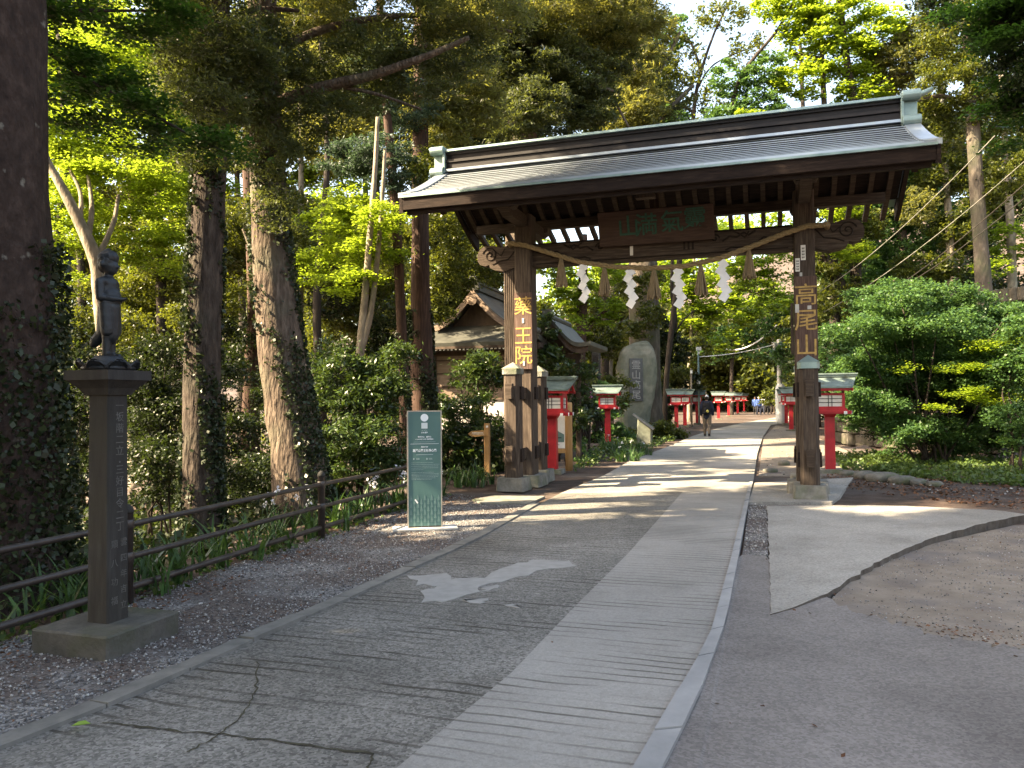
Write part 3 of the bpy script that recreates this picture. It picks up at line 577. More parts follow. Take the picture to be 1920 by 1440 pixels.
stones('gravel', verge_poly, 42000, 0.005, 0.016, zbase=-0.006)
stones('gutter_pebbles', [gnd(1395, 1040), gnd(1440, 1042), gnd(1437, 946), gnd(1402, 946)], 1600, 0.008, 0.022, zbase=0.006)
stones('verge_pebbles', [gnd(1422, 893), gnd(1640, 905), gnd(1920, 960), gnd(1920, 915), gnd(1600, 850), gnd(1455, 800)], 5000, 0.01, 0.035, zbase=-0.002)
stones('path_pebbles', [gnd(1560, 1120), gnd(1700, 1030), gnd(1920, 985), gnd(1920, 1215), gnd(1700, 1175)], 2500, 0.004, 0.012, zbase=-0.004)

# ================================================================== THE GATE
GA = R(-18.33); GX, GY = 2.60, 13.73
gate = empty('temple_gate', (GX, GY, 0), GA, 'large roofed dark timber gate spanning the path, green copper roof and gold lettered posts', 'gate')
GM = Matrix.Translation((GX, GY, 0)) @ Matrix.Rotation(GA, 4, 'Z'); GI = GM.inverted()
def gp(px, py, ly):
    """where the line of sight meets the gate's plane y = ly, in gate coordinates"""
    o = GI @ Vector((0, 0, CAMH)); d = GI.to_3x3() @ Vector(ray(px, py)); t = (ly - o.y) / d.y
    return o + d * t
LP = 2.453
for s in (-1, 1):
    x = s * LP
    MB().cbox((x, 0, 2.55), (0.35, 0.37, 5.0), 0.03, taper=0.94).build('post', 'timber_v', gate)
    for ly in (-0.8, 0.8): MB().cbox((x, ly, 0.115), (0.52, 0.52, 0.23), 0.03, taper=0.92).build('footing', 'stone', gate)
    MB().cbox((x, 0, 0.105), (0.66, 0.62, 0.21), 0.03, taper=0.94).build('footing', 'stone', gate)
    for ly in (-0.8, 0.8):
        so_ = MB().cbox((x, ly, 1.12), (0.29, 0.29, 1.86), 0.055, taper=0.98).build('support_post', 'timber_v', gate)
        cp = MB().cbox((x, ly, 2.10), (0.33, 0.33, 0.10), 0.05)
        cp.add([(x - .165, ly - .165, 2.151), (x + .165, ly - .165, 2.151), (x + .165, ly + .165, 2.151), (x - .165, ly + .165, 2.151), (x, ly, 2.27)], [(0, 1, 4), (1, 2, 4), (2, 3, 4), (3, 0, 4), (3, 2, 1, 0)])
        cp.build('cap', 'stone' if s < 0 else 'copper_light', so_)
    for z in (0.62, 1.72):
        m = MB().box((x, 0, z), (0.11, 2.16, 0.21))
        for ly in (-1.02, -0.60, 0.60, 1.02): m.box((x, ly, z + 0.13), (0.13, 0.10, 0.07))
        m.build('tie_beam', 'timber_h', gate)
        for ly in (-0.8, 0.0, 0.8): MB().box((x, ly, z), (0.42 if ly == 0 else 0.36, 0.15, 0.23), taper=0.98).build('wedge_block', 'timber_dark', gate)
    # bracket arms that carry the purlins
    arm = [(-1.32, 5.02), (-1.32, 4.93), (-1.05, 4.82), (1.05, 4.82), (1.32, 4.93), (1.32, 5.02)]
    MB().prism(arm, 'x', x - 0.09, x + 0.09).build('bracket_arm', 'timber_h', gate)
    for ly in (-1.1, 1.1): MB().box((x, ly, 4.975), (0.30, 0.22, 0.085), taper=1.25).build('bracket_block', 'timber_v', gate)
# ribbed jamb boards beside the left post
m = MB().box((-LP - 0.29, 0.05, 2.12), (0.235, 0.22, 3.88))
for k in range(6): m.box((-LP - 0.39 + k * 0.040, -0.066, 2.12), (0.024, 0.022, 3.86))
m.build('jamb', 'timber_v', gate)
MB().box((LP - 0.205, -0.06, 2.75), (0.05, 0.10, 0.85)).build('jamb', 'timber_v', gate)
# crossbeam with carved noses
MB().box((0, 0.04, 4.275), (2 * LP + 0.36, 0.26, 0.40)).build('crossbeam', 'timber_h', gate, bevel=0.012)
MB().box((0, 0.0, 4.487), (2 * LP - 0.36, 0.20, 0.02)).build('beam_strip', 'timber_dark', gate)
nose = [(0, 4.08), (0.22, 4.02), (0.40, 4.05), (0.50, 4.10), (0.52, 4.16), (0.60, 4.14), (0.70, 4.17), (0.75, 4.24), (0.76, 4.34), (0.73, 4.43), (0.66, 4.50), (0.56, 4.53), (0.44, 4.52), (0.30, 4.48), (0.15, 4.50), (0, 4.48)]
def spiral(cx, cz, r0, turns, sx, ly, a0=0.0, w=0.013):
    pts = [(cx + sx * r0 * (1 - t / (turns * 2 * math.pi + 0.8)) * math.cos(t + a0), ly, cz + r0 * (1 - t / (turns * 2 * math.pi + 0.8)) * math.sin(t + a0)) for t in np.linspace(0, turns * 2 * math.pi, 34)]
    return pts
for s in (-1, 1):
    MB().prism([(s * (LP + 0.17 + u), z) for u, z in nose], 'y', -0.10, 0.17).build('beam_nose', 'timber_h', gate)
    m = MB(); cx = s * (LP + 0.17 + 0.50)
    m.tube(spiral(cx, 4.34, 0.15, 1.7, s, -0.103, 0.3), 0.014, 5)
    m.tube([(cx - s * 0.50, -0.103, 4.40), (cx - s * 0.36, -0.103, 4.24), (cx - s * 0.20, -0.103, 4.22), (cx - s * 0.05, -0.103, 4.16)], 0.012, 5)
    m.tube([(cx - s * 0.30, -0.103, 4.45), (cx - s * 0.22, -0.103, 4.32), (cx - s * 0.12, -0.103, 4.40)], 0.011, 5)
    # arabesque on the beam beside each post
    x0 = s * (LP - 0.22)
    def arab(pts, w=0.016): m.tube([(x0 - s * u, -0.094, z) for u, z in pts], w, 5)
    arab([(0.0, 4.40), (0.16, 4.38), (0.30, 4.30), (0.42, 4.33), (0.55, 4.22), (0.72, 4.17), (0.95, 4.19), (1.05, 4.15)])
    arab([(0.02, 4.33), (0.18, 4.30), (0.33, 4.22), (0.46, 4.24), (0.60, 4.14)], 0.012)
    arab([(0.55, 4.45), (0.66, 4.38), (0.74, 4.43), (0.86, 4.36), (0.98, 4.38), (1.1, 4.30)], 0.018)
    arab([(0.72, 4.34), (0.80, 4.40), (0.90, 4.46)], 0.012); arab([(0.72, 4.34), (0.66, 4.44)], 0.012)
    m.tube([(x0 - s * 1.22 + p[0], p[1], p[2]) for p in spiral(0, 4.36, 0.075, 1.3, s, -0.094)], 0.013, 5)
    m.build('carving', 'carve', gate)
MB().box((0, -0.104, 4.115), (2 * LP - 0.5, 0.012, 0.018)).build('carved_line', 'carve', gate)
# roof
RXL, RXR, RD = -LP - 1.64, LP + 1.67, 1.86
def rtop(t): return 5.13 + 0.90 * (1 - t) ** 1.22
prof = []; NC = 13
for i in range(NC + 1):
    t = i / NC; y = RD * t; z = rtop(t)
    if i: prof.append((-y, z + 0.034))
    prof.append((-y, z))
front = prof[:]; back = [(-y, z) for y, z in front]
top_poly = [p for p in back if p[0] <= RD * 0.80][::-1] + front[1:]
under = [(-RD + 0.02, rtop(1) - 0.05)] + [(-RD * t, rtop(t) - 0.15) for t in (0.9, 0.75, 0.6, 0.45, 0.3, 0.15)] + [(0, rtop(0) - 0.16)] + [(RD * t, rtop(t) - 0.15) for t in (0.15, 0.3, 0.45, 0.6, 0.74)] + [(RD * 0.78, rtop(0.78) - 0.10)]
rf = MB().prism(top_poly + under, 'x', RXL, RXR).build('roof', 'copper', gate)
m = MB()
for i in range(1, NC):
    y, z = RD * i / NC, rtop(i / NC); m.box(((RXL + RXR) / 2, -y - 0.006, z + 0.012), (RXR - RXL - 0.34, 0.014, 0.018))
m.build('course_edge_shadows', 'course_edge_shadow', rf)
# ceiling boards under the copper
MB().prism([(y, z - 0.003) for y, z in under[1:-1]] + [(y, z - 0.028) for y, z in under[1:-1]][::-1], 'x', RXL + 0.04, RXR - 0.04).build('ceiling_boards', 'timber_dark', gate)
for s in (-1, 1):
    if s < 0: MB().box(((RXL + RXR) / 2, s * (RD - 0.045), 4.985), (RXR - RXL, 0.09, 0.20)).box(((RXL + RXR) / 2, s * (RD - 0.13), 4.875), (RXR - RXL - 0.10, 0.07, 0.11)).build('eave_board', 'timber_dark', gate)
    if s < 0: MB().box(((RXL + RXR) / 2, s * (RD + 0.012), 5.105), (RXR - RXL + 0.02, 0.05, 0.035)).build('eave_flashing', 'copper_light', gate)
    MB().box(((RXL + RXR) / 2, s * 1.1, 5.105), (RXR - RXL - 0.55, 0.15, 0.17)).build('purlin', 'timber_h', gate)
MB().box((0, 0, 5.68), (RXR - RXL - 0.5, 0.2, 0.2)).build('ridge_beam', 'timber_h', gate)
nr = 27; proto = {}
for s in (-1, 1):
    for i in range(nr):
        x = RXL + 0.22 + (RXR - RXL - 0.44) * i / (nr - 1)
        if s in proto: o = proto[s].copy(); col.objects.link(o)
        else:
            m = MB(); ts = np.linspace(0.04, 0.93 if s < 0 else 1.0, 6)
            poly = [(s * RD * t, rtop(t) - 0.180) for t in ts] + [(s * RD * t, rtop(t) - 0.275) for t in ts[::-1]]
            o = m.prism(poly, 'x', -0.042, 0.042).build('rafter', 'timber_h', gate); proto[s] = o
        o.location.x = x
for s, xe in ((-1, RXL), (1, RXR)):
    for d in (-1, 1):
        ts = np.linspace(0, 1.0, 9)
        poly = [(d * RD * t, rtop(t) - 0.02) for t in ts] + [(d * RD * t, rtop(t) - 0.30 + 0.06 * (1 - t)) for t in ts[::-1]]
        MB().prism(poly, 'x', xe - s * 0.02, xe + s * 0.05).build('bargeboard', 'timber_dark', gate)
        poly = [(d * RD * t, rtop(t) + 0.055) for t in ts] + [(d * RD * t, rtop(t) - 0.03) for t in ts[::-1]]
        MB().prism(poly, 'x', xe - s * 0.16, xe + s * 0.07).build('verge_flashing', 'copper', gate)
    MB().prism([(-0.16, 5.55), (0.16, 5.55), (0.10, 5.30), (0, 5.22), (-0.10, 5.30)], 'x', xe - s * 0.02, xe + s * 0.07).build('gable_pendant', 'timber_dark', gate)
# ridge
x0, x1 = RXL + 0.10, RXR - 0.18; xm = (x0 + x1) / 2; L = x1 - x0
rb = MB().box((xm, 0, 6.075), (L, 0.34, 0.17)).box((xm, 0, 6.20), (L, 0.40, 0.05)).box((xm, 0, 6.275), (L, 0.30, 0.10)).box((xm, 0, 6.345), (L, 0.38, 0.045)).build('ridge', 'ridge_dark', gate)
MB().box((xm, 0, 6.015), (L, 0.46, 0.045)).build('ridge_flashing', 'copper', rb)
MB().prism([(-0.25, 6.372), (0.25, 6.372), (0.24, 6.41), (0.13, 6.455), (0, 6.47), (-0.13, 6.455), (-0.24, 6.41)], 'x', x0, x1).build('ridge_cap', 'copper_light', rb)
for s, xe in ((-1, x0), (1, x1)):
    m = MB().box((xe + s * 0.12, 0, 6.21), (0.22, 0.38, 0.36)).box((xe + s * 0.01, 0, 6.21), (0.05, 0.50, 0.50))
    for z, r in ((6.40, 0.085), (5.985, 0.095)):
        for d in (-1, 1): m.tube([(xe + s * 0.00, d * 0.24, z), (xe + s * 0.27, d * 0.24, z)], r, 12)
    m.box((xe + s * 0.13, 0, 6.40), (0.26, 0.46, 0.16)).box((xe + s * 0.13, 0, 6.0), (0.26, 0.44, 0.16))
    m.build('ridge_end', 'copper_light', gate, bevel=0.008)
    MB().tube([(xe + s * 0.05, 0, 6.445), (xe + s * 0.22, 0, 6.455), (xe + s * 0.36, 0, 6.49), (xe + s * (0.49 if s > 0 else 0.40), 0, 6.55)], [0.065, 0.055, 0.045, 0.032], 10).build('ridge_horn', 'copper_light', gate, True)
# struts between beam and roof
for x in (-0.02,):
    MB().prism([(x - 0.16, 4.9), (x + 0.16, 4.9), (x + 0.10, 5.14), (x - 0.10, 5.14)], 'y', -1.18, -1.02).build('strut', 'timber_v', gate)
    MB().box((x, 0.03, 5.05), (0.16, 0.16, 1.12)).build('strut', 'timber_v', gate)
# big name plaque over the opening, leaning forward
a = gp(1120, 402, -0.42); b = gp(1337, 378, -0.42); c = gp(1340, 447, -0.22); d = gp(1124, 465, -0.22)
pw = (b.x - a.x + c.x - d.x) / 2; pc = (a + b + c + d) / 4
ph = math.hypot((a.z + b.z) / 2 - (c.z + d.z) / 2, 0.20); tl = math.atan2(0.20, (a.z + b.z) / 2 - (c.z + d.z) / 2)
PM = Matrix.Translation(pc) @ Matrix.Rotation(tl, 4, 'X')
pq = MB().box((0, 0.03, 0), (pw, 0.055, ph)).build('name_plaque', 'plaque_wood', gate, bevel=0.012); pq.matrix_local = PM
fx = Matrix.Rotation(R(90), 4, 'X')
for ch_, px_, py_ in (('山', 1178, 430), ('満', 1212, 426), ('氣', 1260, 420), ('靈', 1303, 414)):
    q = PM.inverted() @ gp(px_, py_, -0.34)
    text(ch_, 0.40, 'verdigris', pq, Matrix.Translation((q.x, -0.002, q.z + 0.02)) @ fx, bold=0.004)
# lettered boards on both posts
for s, chars, z0, z1 in ((-1, (('藥', 3.31), ('王', 2.76), ('院', 2.40)), 2.16, 3.58), (1, (('高', 3.27), ('尾', 2.85), ('山', 2.43)), 2.15, 3.60)):
    nb = MB().box((0, 0, 0), (0.345, 0.045, z1 - z0)).build('name_board', 'board_wood', gate, bevel=0.006)
    nb.location = (s * LP + (0.02 if s < 0 else 0.01), -0.212, (z0 + z1) / 2)
    for ch_, z in chars:
        text(ch_, 0.36 if s < 0 else 0.38, 'gold', nb, Matrix.Translation((0, -0.024, z - (z0 + z1) / 2)) @ fx, bold=0.001)
for x, z, w, h in ((LP - 0.02, 4.0, 0.075, 0.25), (LP - 0.11, 3.80, 0.07, 0.22), (LP - 0.06, 3.64, 0.04, 0.06), (LP - 0.13, 3.07, 0.06, 0.14), (LP + 0.06, 3.08, 0.06, 0.06)):
    stk = MB().box((x, -0.242 if z < 3.6 else -0.190, z), (w, 0.006, h)).build('paper_sticker', 'paper' if h > 0.2 else 'concrete', gate)
    if h > 0.2:
        m = MB(); w2, h2 = w * 0.66, h * 0.8
        for j in range(4):
            zz = z + h2 * (0.375 - 0.25 * j); m.box((x, -0.1945, zz), (w2, 0.003, h2 * 0.035)).box((x, -0.1945, zz - h2 * 0.07), (w2 * 0.8, 0.003, h2 * 0.03)).box((x - w2 * 0.25, -0.1945, zz - h2 * 0.03), (w2 * 0.14, 0.003, h2 * 0.16)).box((x + w2 * 0.25, -0.1945, zz - h2 * 0.03), (w2 * 0.14, 0.003, h2 * 0.16))
        m.build('lettering', 'black', stk)
q = gp(1184, 470, -0.1); MB().box((q.x, -0.094, q.z), (0.055, 0.008, 0.17)).build('paper_sticker', 'paper', gate)
for x, z, w, h in ((-LP + 0.03, 2.27, 0.035, 0.08), (-LP + 0.02, 3.06, 0.04, 0.09)): MB().box((x, -0.243, z), (w, 0.006, h)).build('paper_sticker', 'concrete', gate)
for px_ in (1283, 1291, 1299):
    q = gp(px_, 461, -0.1); MB().box((q.x, -0.093, q.z), (0.035, 0.006, 0.13)).build('beam_mark', 'carve', gate)

# ------------------------------------------------------------------ sacred rope, tassels and paper streamers
rope = empty('sacred_rope', GM @ Vector((-LP, -0.26, 4.45)), GA, 'thick twisted straw rope slung across the gate with tassels and white zigzag papers', 'rope')
RM = Matrix.Translation((-LP, -0.26, 4.45)); ro = lambda p: Vector(p) - Vector((-LP, -0.26, 4.45))
rp = [gp(x, y, -0.26) for x, y in ((952, 456), (985, 460), (1030, 474), (1085, 491), (1150, 500), (1215, 503), (1285, 499), (1350, 484), (1410, 462), (1470, 438), (1512, 424), (1552, 421))]
rs = resamp(rp, 150); rs = [ro(p) for p in rs]
for k in range(3):
    pts = []
    for i, p in enumerate(rs):
        a = i * 0.62 + k * 2.094; w = 0.022; pts.append(p + Vector((0, w * math.cos(a), w * math.sin(a))))
    MB().tube(pts, 0.027, 7).build('strand', 'rope', rope, True)
for (px, py) in ((952, 456), (1552, 421)):
    p = ro(gp(px, py, -0.26)); MB().tube([p, p + Vector((0, 0.10, 0.0)), p + Vector((0, 0.3, -0.04))], 0.045, 8).build('rope_end', 'rope', rope, True)
for k, (px, py, h_) in enumerate(((1052, 482, 0.56), (1133, 498, 0.56), (1226, 503, 0.56), (1314, 495, 0.55), (1404, 466, 0.52))):
    p = ro(gp(px, py, -0.26)); m = MB()
    m.tube([p, p + Vector((0, 0, -0.07))], 0.02, 6)
    for j in range(46):
        a = rng.uniform(0, 6.28); r = math.sqrt(rng.uniform(0, 1)); e = p + Vector((0.125 * r * math.cos(a), 0.08 * r * math.sin(a), -h_ * rng.uniform(0.88, 1.0)))
        m.tube([p + Vector((0.02 * r * math.cos(a), 0.02 * r * math.sin(a), -0.03)), p + Vector((0.05 * r * math.cos(a), 0.045 * r * math.sin(a), -0.16)), e], [0.012, 0.013, 0.012], 4)
    m.build('tassel', 'straw', rope)
for k, (px, py) in enumerate(((1091, 496), (1179, 505), (1269, 504), (1353, 490))):
    p = ro(gp(px, py, -0.26)); m = MB(); z = p.z; x = p.x
    w, hh = 0.14, 0.115
    for j in range(6):
        ox = (-0.028 if j % 2 else 0.028) + 0.012 * j
        ang = 0.62 if j % 2 else -0.62; yy = p.y - 0.012 * (j % 2) - 0.01
        q = [Vector((-w / 2, 0, -hh * .62)), Vector((w / 2, 0, -hh * .62)), Vector((w / 2, 0, hh * .62)), Vector((-w / 2, 0, hh * .62))]
        mm = Matrix.Rotation(ang, 3, 'Y'); cc = Vector((x + ox, yy, z - 0.05 - j * 0.112))
        tw = Matrix.Rotation(rng.uniform(-0.22, 0.22) + 0.1 * k - 0.15, 3, 'Z')
        vs = [tw @ (mm @ v) + cc for v in q]; m.add(vs + [v + Vector((0, 0.003, 0)) for v in vs], [(0, 1, 2, 3), (7, 6, 5, 4), (0, 4, 5, 1), (1, 5, 6, 2), (2, 6, 7, 3), (3, 7, 4, 0)])
    m.build('paper_streamer', 'shide', rope)

# ================================================================== RED LANTERNS
def make_lantern():
    t = empty('red_lantern')
    MB().box((0, 0, 0.03), (0.46, 0.46, 0.10)).build('base_stone', 'stone', t)
    m = MB().box((0, 0, 0.63), (0.20, 0.20, 1.10), taper=0.93).box((0, 0, 1.22), (0.187, 0.187, 0.09), taper=1.55)
    m.build('post', 'red', t)
    m = MB().box((0, 0, 1.30), (0.70, 0.60, 0.05)).box((0, 0, 1.345), (0.64, 0.54, 0.045))
    for s in (-1, 1): m.box((0, s * 0.25, 1.28), (0.82, 0.06, 0.07)).box((s * 0.28, 0, 1.275), (0.06, 0.74, 0.06))
    tr = m.build('tray', 'red', t)
    m = MB()
    for s in (-1, 1):
        for d in (-1, 1): m.box((s * 0.413, d * 0.25, 1.28), (0.008, 0.062, 0.072)).box((s * 0.28, d * 0.374, 1.275), (0.062, 0.008, 0.062))
    m.build('white_tip', 'white', tr)
    m = MB()
    for s in (-1, 1):
        for d in (-1, 1): m.box((s * 0.26, d * 0.22, 1.52), (0.055, 0.055, 0.31))
        m.box((0, s * 0.22, 1.385), (0.47, 0.045, 0.035)).box((0, s * 0.22, 1.66), (0.47, 0.045, 0.05)).box((s * 0.26, 0, 1.385), (0.045, 0.39, 0.035)).box((s * 0.26, 0, 1.66), (0.045, 0.39, 0.05))
    m.build('lamp_frame', 'red', t)
    for s in (-1, 1):
        p = MB().box((0, s * 0.212, 1.52), (0.464, 0.012, 0.24)).build('pane', 'paper', t)
        m = MB()
        for x in (-0.035, 0.035): m.box((x, s * 0.222, 1.52), (0.014, 0.012, 0.236))
        for z in (1.485, 1.565): m.box((0, s * 0.2235, z), (0.46, 0.012, 0.014))
        m.build('muntin', 'black', p)
        p = MB().box((s * 0.252, 0, 1.52), (0.012, 0.384, 0.24)).build('pane', 'paper', t)
        m = MB().box((s * 0.262, 0, 1.52), (0.012, 0.014, 0.236))
        for z in (1.485, 1.565): m.box((s * 0.2635, 0, z), (0.012, 0.38, 0.014))
        m.build('muntin', 'black', p)
    # roof: gently hollow gable, ridge along x, flaring outward at the ends
    prof = [(0, 2.04), (0.12, 1.965), (0.26, 1.88), (0.42, 1.82)]
    m = MB()
    for d in (-1, 1):
        vs = []
        for i, (y, z) in enumerate(prof):
            hw = 0.53 - 0.035 * i
            vs += [(-hw, d * y, z), (hw, d * y, z), (-hw, d * y, z - 0.035), (hw, d * y, z - 0.035)]
        f = []
        for i in range(3):
            a, b = 4 * i, 4 * i + 4; f += [(a, a + 1, b + 1, b), (a + 2, b + 2, b + 3, a + 3), (a, b, b + 2, a + 2), (a + 1, a + 3, b + 3, b + 1)]
        f += [(12, 13, 15, 14), (0, 2, 3, 1)]
        m.add(vs, f)
    rf = m.build('roof', 'lantern_roof', t)
    MB().box((0, 0, 2.055), (1.10, 0.14, 0.05)).box((0, 0, 2.09), (1.12, 0.19, 0.028)).build('ridge', 'lantern_roof', rf)
    m = MB()
    for s in (-1, 1):
        for d in (-1, 1):
            poly = [(d * y, z - 0.04) for y, z in prof] + [(d * y * 0.96, z - 0.10) for y, z in prof[::-1]]; m.prism(poly, 'x', s * 0.40, s * 0.435)
        m.prism([(-0.24, 1.685), (0.24, 1.685), (0.22, 1.80), (0, 1.93), (-0.22, 1.80)], 'x', s * 0.262, s * 0.28)
    for d in (-1, 1): m.box((0, d * 0.36, 1.762), (0.86, 0.05, 0.06))
    m.build('gable', 'red', t)
    return t
lant = make_lantern()
LS = [(1037, 886, 0, 'red lantern just behind the left gate post, beside the trail map board'),
      (1140, 833, 0, 'red lantern alone in the greenery between the left gate post and the rock monument'),
      (1268, None, 40.5, 'red lantern rising behind the clipped hedge right of the rock monument'),
      (1284, None, 43.5, 'red lantern with fully sunlit post just right of the clipped hedge'),
      (1307, None, 47.5, 'red lantern beside the thin green pole, left of the walking hiker'),
      (1347, None, 58.0, 'red lantern with flared sunlit foot, first one right of the walking hiker'),
      (1366, None, 67.0, 'small far red lantern, second one right of the walking hiker'),
      (1383, None, 76.0, 'small far red lantern, third one right of the walking hiker'),
      (1395, None, 86.0, 'small far red lantern, fourth one right of the walking hiker'),
      (1408, None, 95.0, 'tiny far red lantern just left of the group of walkers'),
      (1557, 886, 0, 'red lantern standing right beside the right gate post by the dark bush'),
      (1483, None, 37.0, 'red lantern half hidden by the left edge of the right gate post'),
      (1474, None, 46.0, 'red lantern between the white utility pole and the right gate post')]
for i, (px, py, Y, lab) in enumerate(LS):
    o = lant if i == 0 else copy_tree(lant)
    p = gnd(px, py) if py else at(px, 760, Y); o.location = (p.x, p.y, 0.0 if p.y < 95 else 0)
    o.rotation_euler = (0, 0, R(-16 + rng.uniform(-3, 3))); tag(o, lab, 'lantern', 'red lanterns along the path')

# ================================================================== FENCE
fence = empty('pipe_fence', (fence_x(6.24), 6.24, 0), 0, 'dark brown three rail pipe fence along the left side of the gravel verge', 'fence')
fo = Vector((fence_x(6.24), 6.24, 0))
posts_y = [0.3, 3.27, 6.24, 9.12, 12.05]
for y in posts_y:
    x = fence_x(y) - fo.x; m = MB()
    m.lathe([(0.042, -0.2), (0.042, 0.72), (0.044, 0.722)], 12, (x, y - fo.y, 0))
    p = m.build('fence_post', 'iron', fence, True)
    MB().lathe([(0.046, 0.715), (0.047, 0.735), (0.036, 0.765), (0.012, 0.785)], 12, (x, y - fo.y, 0)).build('post_cap', 'stone_dark', p, True)
    MB().lathe([(0.045, 0.59), (0.05, 0.595), (0.05, 0.66), (0.045, 0.665)], 12, (x, y - fo.y, 0)).lathe([(0.045, 0.33), (0.05, 0.335), (0.05, 0.40), (0.045, 0.405)], 12, (x, y - fo.y, 0)).build('rail_clamp', 'iron', p, True)
for z in (0.625, 0.365, 0.12):
    pts = [(fence_x(y) - fo.x, y - fo.y, z + 0.004 * math.sin(y * 1.7)) for y in np.linspace(-0.5, 12.05, 14)]
    MB().tube(pts, 0.025 if z > 0.2 else 0.028, 10).build('rail', 'iron', fence, True)

# ================================================================== STATUE AND ITS PILLAR
SP = Vector((-2.735, 5.24, 0)); SR = R(-18)
pil = empty('stone_pillar', SP, SR, 'tall dark engraved stone pillar on a square plinth carrying the bronze statue', 'pillar')
MB().box((0, 0, 0.062), (0.63, 0.63, 0.165)).build('plinth', 'stone_base', pil, bevel=0.012)
sh = MB().cbox((0, 0, 0.90), (0.182, 0.182, 1.52), 0.012, taper=0.94).build('shaft', 'stone_dark', pil)
m = MB()
for z0, z1, a, b in ((1.655, 1.70, 0.20, 0.25), (1.70, 1.755, 0.25, 0.355), (1.755, 1.82, 0.375, 0.375)):
    m.add([(sx * w / 2, sy * w / 2, z) for z, w in ((z0, a), (z1, b)) for sx, sy in ((-1, -1), (1, -1), (1, 1), (-1, 1))], [(3, 2, 1, 0), (4, 5, 6, 7), (0, 1, 5, 4), (1, 2, 6, 5), (2, 3, 7, 6), (3, 0, 4, 7)])
m.build('capital', 'stone_dark', pil)
rx = Matrix.Rotation(R(90), 4, 'Z') @ fx
zs = 1.58
for ch_ in '一坂階二立・三好目令二丁':
    text(ch_, 0.070 if ch_ != '・' else 0.06, 'engraved', sh, Matrix.Translation((0.0895 - 0.0035 * (zs - 0.9) / 0.7, 0.01, zs)) @ rx, bold=0.0004, extrude=0.0012); zs -= 0.076 if ch_ != '・' else 0.05
for yy, st, z0 in ((0.042, '雲四年吉立', 0.66), (-0.035, '顕八功福', 0.655)):
    for k, ch_ in enumerate(st): text(ch_, 0.058, 'engraved', sh, Matrix.Translation((0.0905, yy, z0 - k * (0.105 if len(st) == 5 else 0.125))) @ rx, bold=0.0002, extrude=0.0012)
# the bronze figure: standing, in profile, facing the path
st = empty('bronze_statue', SP + Vector((0, 0, 1.82)), SR + R(8), 'small dark bronze figure of a robed child standing with joined hands on a lotus', 'statue')
m = MB()
for k in range(8):
    a = k * math.pi / 4 + 0.2; c, s = math.cos(a), math.sin(a)
    def P(u, v, z): return (u * c - v * s, u * s + v * c, z)
    vs = []
    for u, w, z in ((0.03, 0.035, 0.050), (0.09, 0.075, 0.030), (0.150, 0.070, 0.018), (0.178, 0.035, 0.055), (0.170, 0.012, 0.066)):
        vs += [P(u, -w, z - 0.008), P(u, -w * 0.45, z + 0.010), P(u, w * 0.45, z + 0.010), P(u, w, z - 0.008)]
    f = [(4 * i + j, 4 * i + j + 1, 4 * i + j + 5, 4 * i + j + 4) for i in range(4) for j in range(3)]
    m.add(vs, f)
lb = m.build('lotus_petals', 'bronze', st); sm_ = lb.modifiers.new('th', 'SOLIDIFY'); sm_.thickness = 0.012
st.scale = (1.1, 1.1, 1.1)
MB().lathe([(0.15, 0.0), (0.155, 0.02), (0.12, 0.05), (0.085, 0.075), (0.08, 0.09)], 20).build('lotus_base', 'bronze', st, True)
zb = 0.085
body = [((-0.012, 0.025, zb + 0.012), (0.055, 0.028, zb + 0.008), 0.018, 0.014), ((0.0, -0.026, zb + 0.012), (0.062, -0.03, zb + 0.008), 0.018, 0.014),
        ((0.0, 0.026, zb + 0.01), (0.004, 0.026, zb + 0.17), 0.022, 0.030), ((0.004, -0.026, zb + 0.01), (0.008, -0.026, zb + 0.17), 0.022, 0.030),
        ((0.012, 0.0, zb + 0.135), (0.008, 0.0, zb + 0.31), 0.052, 0.062), ((0.008, 0, zb + 0.29), (0.0, 0, zb + 0.37), 0.060, 0.055),
        ((0.0, 0, zb + 0.37), (-0.004, 0, zb + 0.455), 0.056, 0.052), ((-0.004, -0.045, zb + 0.46), (-0.004, 0.045, zb + 0.46), 0.034, 0.034),
        ((-0.004, 0, zb + 0.48), (0.002, 0, zb + 0.52), 0.026, 0.026), ((-0.006, 0, zb + 0.572), (0.000, 0, zb + 0.598), 0.056, 0.055), ((0.018, 0, zb + 0.545), (0.018, 0, zb + 0.558), 0.040, 0.044),
        ((0.058, 0, zb + 0.560), (0.066, 0, zb + 0.553), 0.009, 0.009), ((-0.004, 0.058, zb + 0.563), (-0.004, 0.058, zb + 0.575), 0.012, 0.012), ((-0.004, -0.058, zb + 0.563), (-0.004, -0.058, zb + 0.575), 0.012, 0.012),
        ((-0.01, -0.066, zb + 0.455), (0.0, -0.078, zb + 0.36), 0.028, 0.024), ((0.0, -0.078, zb + 0.36), (0.065, -0.03, zb + 0.355), 0.023, 0.019), ((0.065, -0.03, zb + 0.355), (0.098, -0.012, zb + 0.352), 0.016, 0.012),
        ((-0.01, 0.066, zb + 0.455), (0.0, 0.078, zb + 0.36), 0.028, 0.024), ((0.0, 0.078, zb + 0.36), (0.065, 0.03, zb + 0.355), 0.023, 0.019), ((0.065, 0.03, zb + 0.355), (0.098, 0.012, zb + 0.352), 0.016, 0.012),
        ((0.09, 0, zb + 0.353), (0.118, 0, zb + 0.358), 0.013, 0.008)]
blend_mesh('body', body, 0.0065, 'bronze', st, 2)
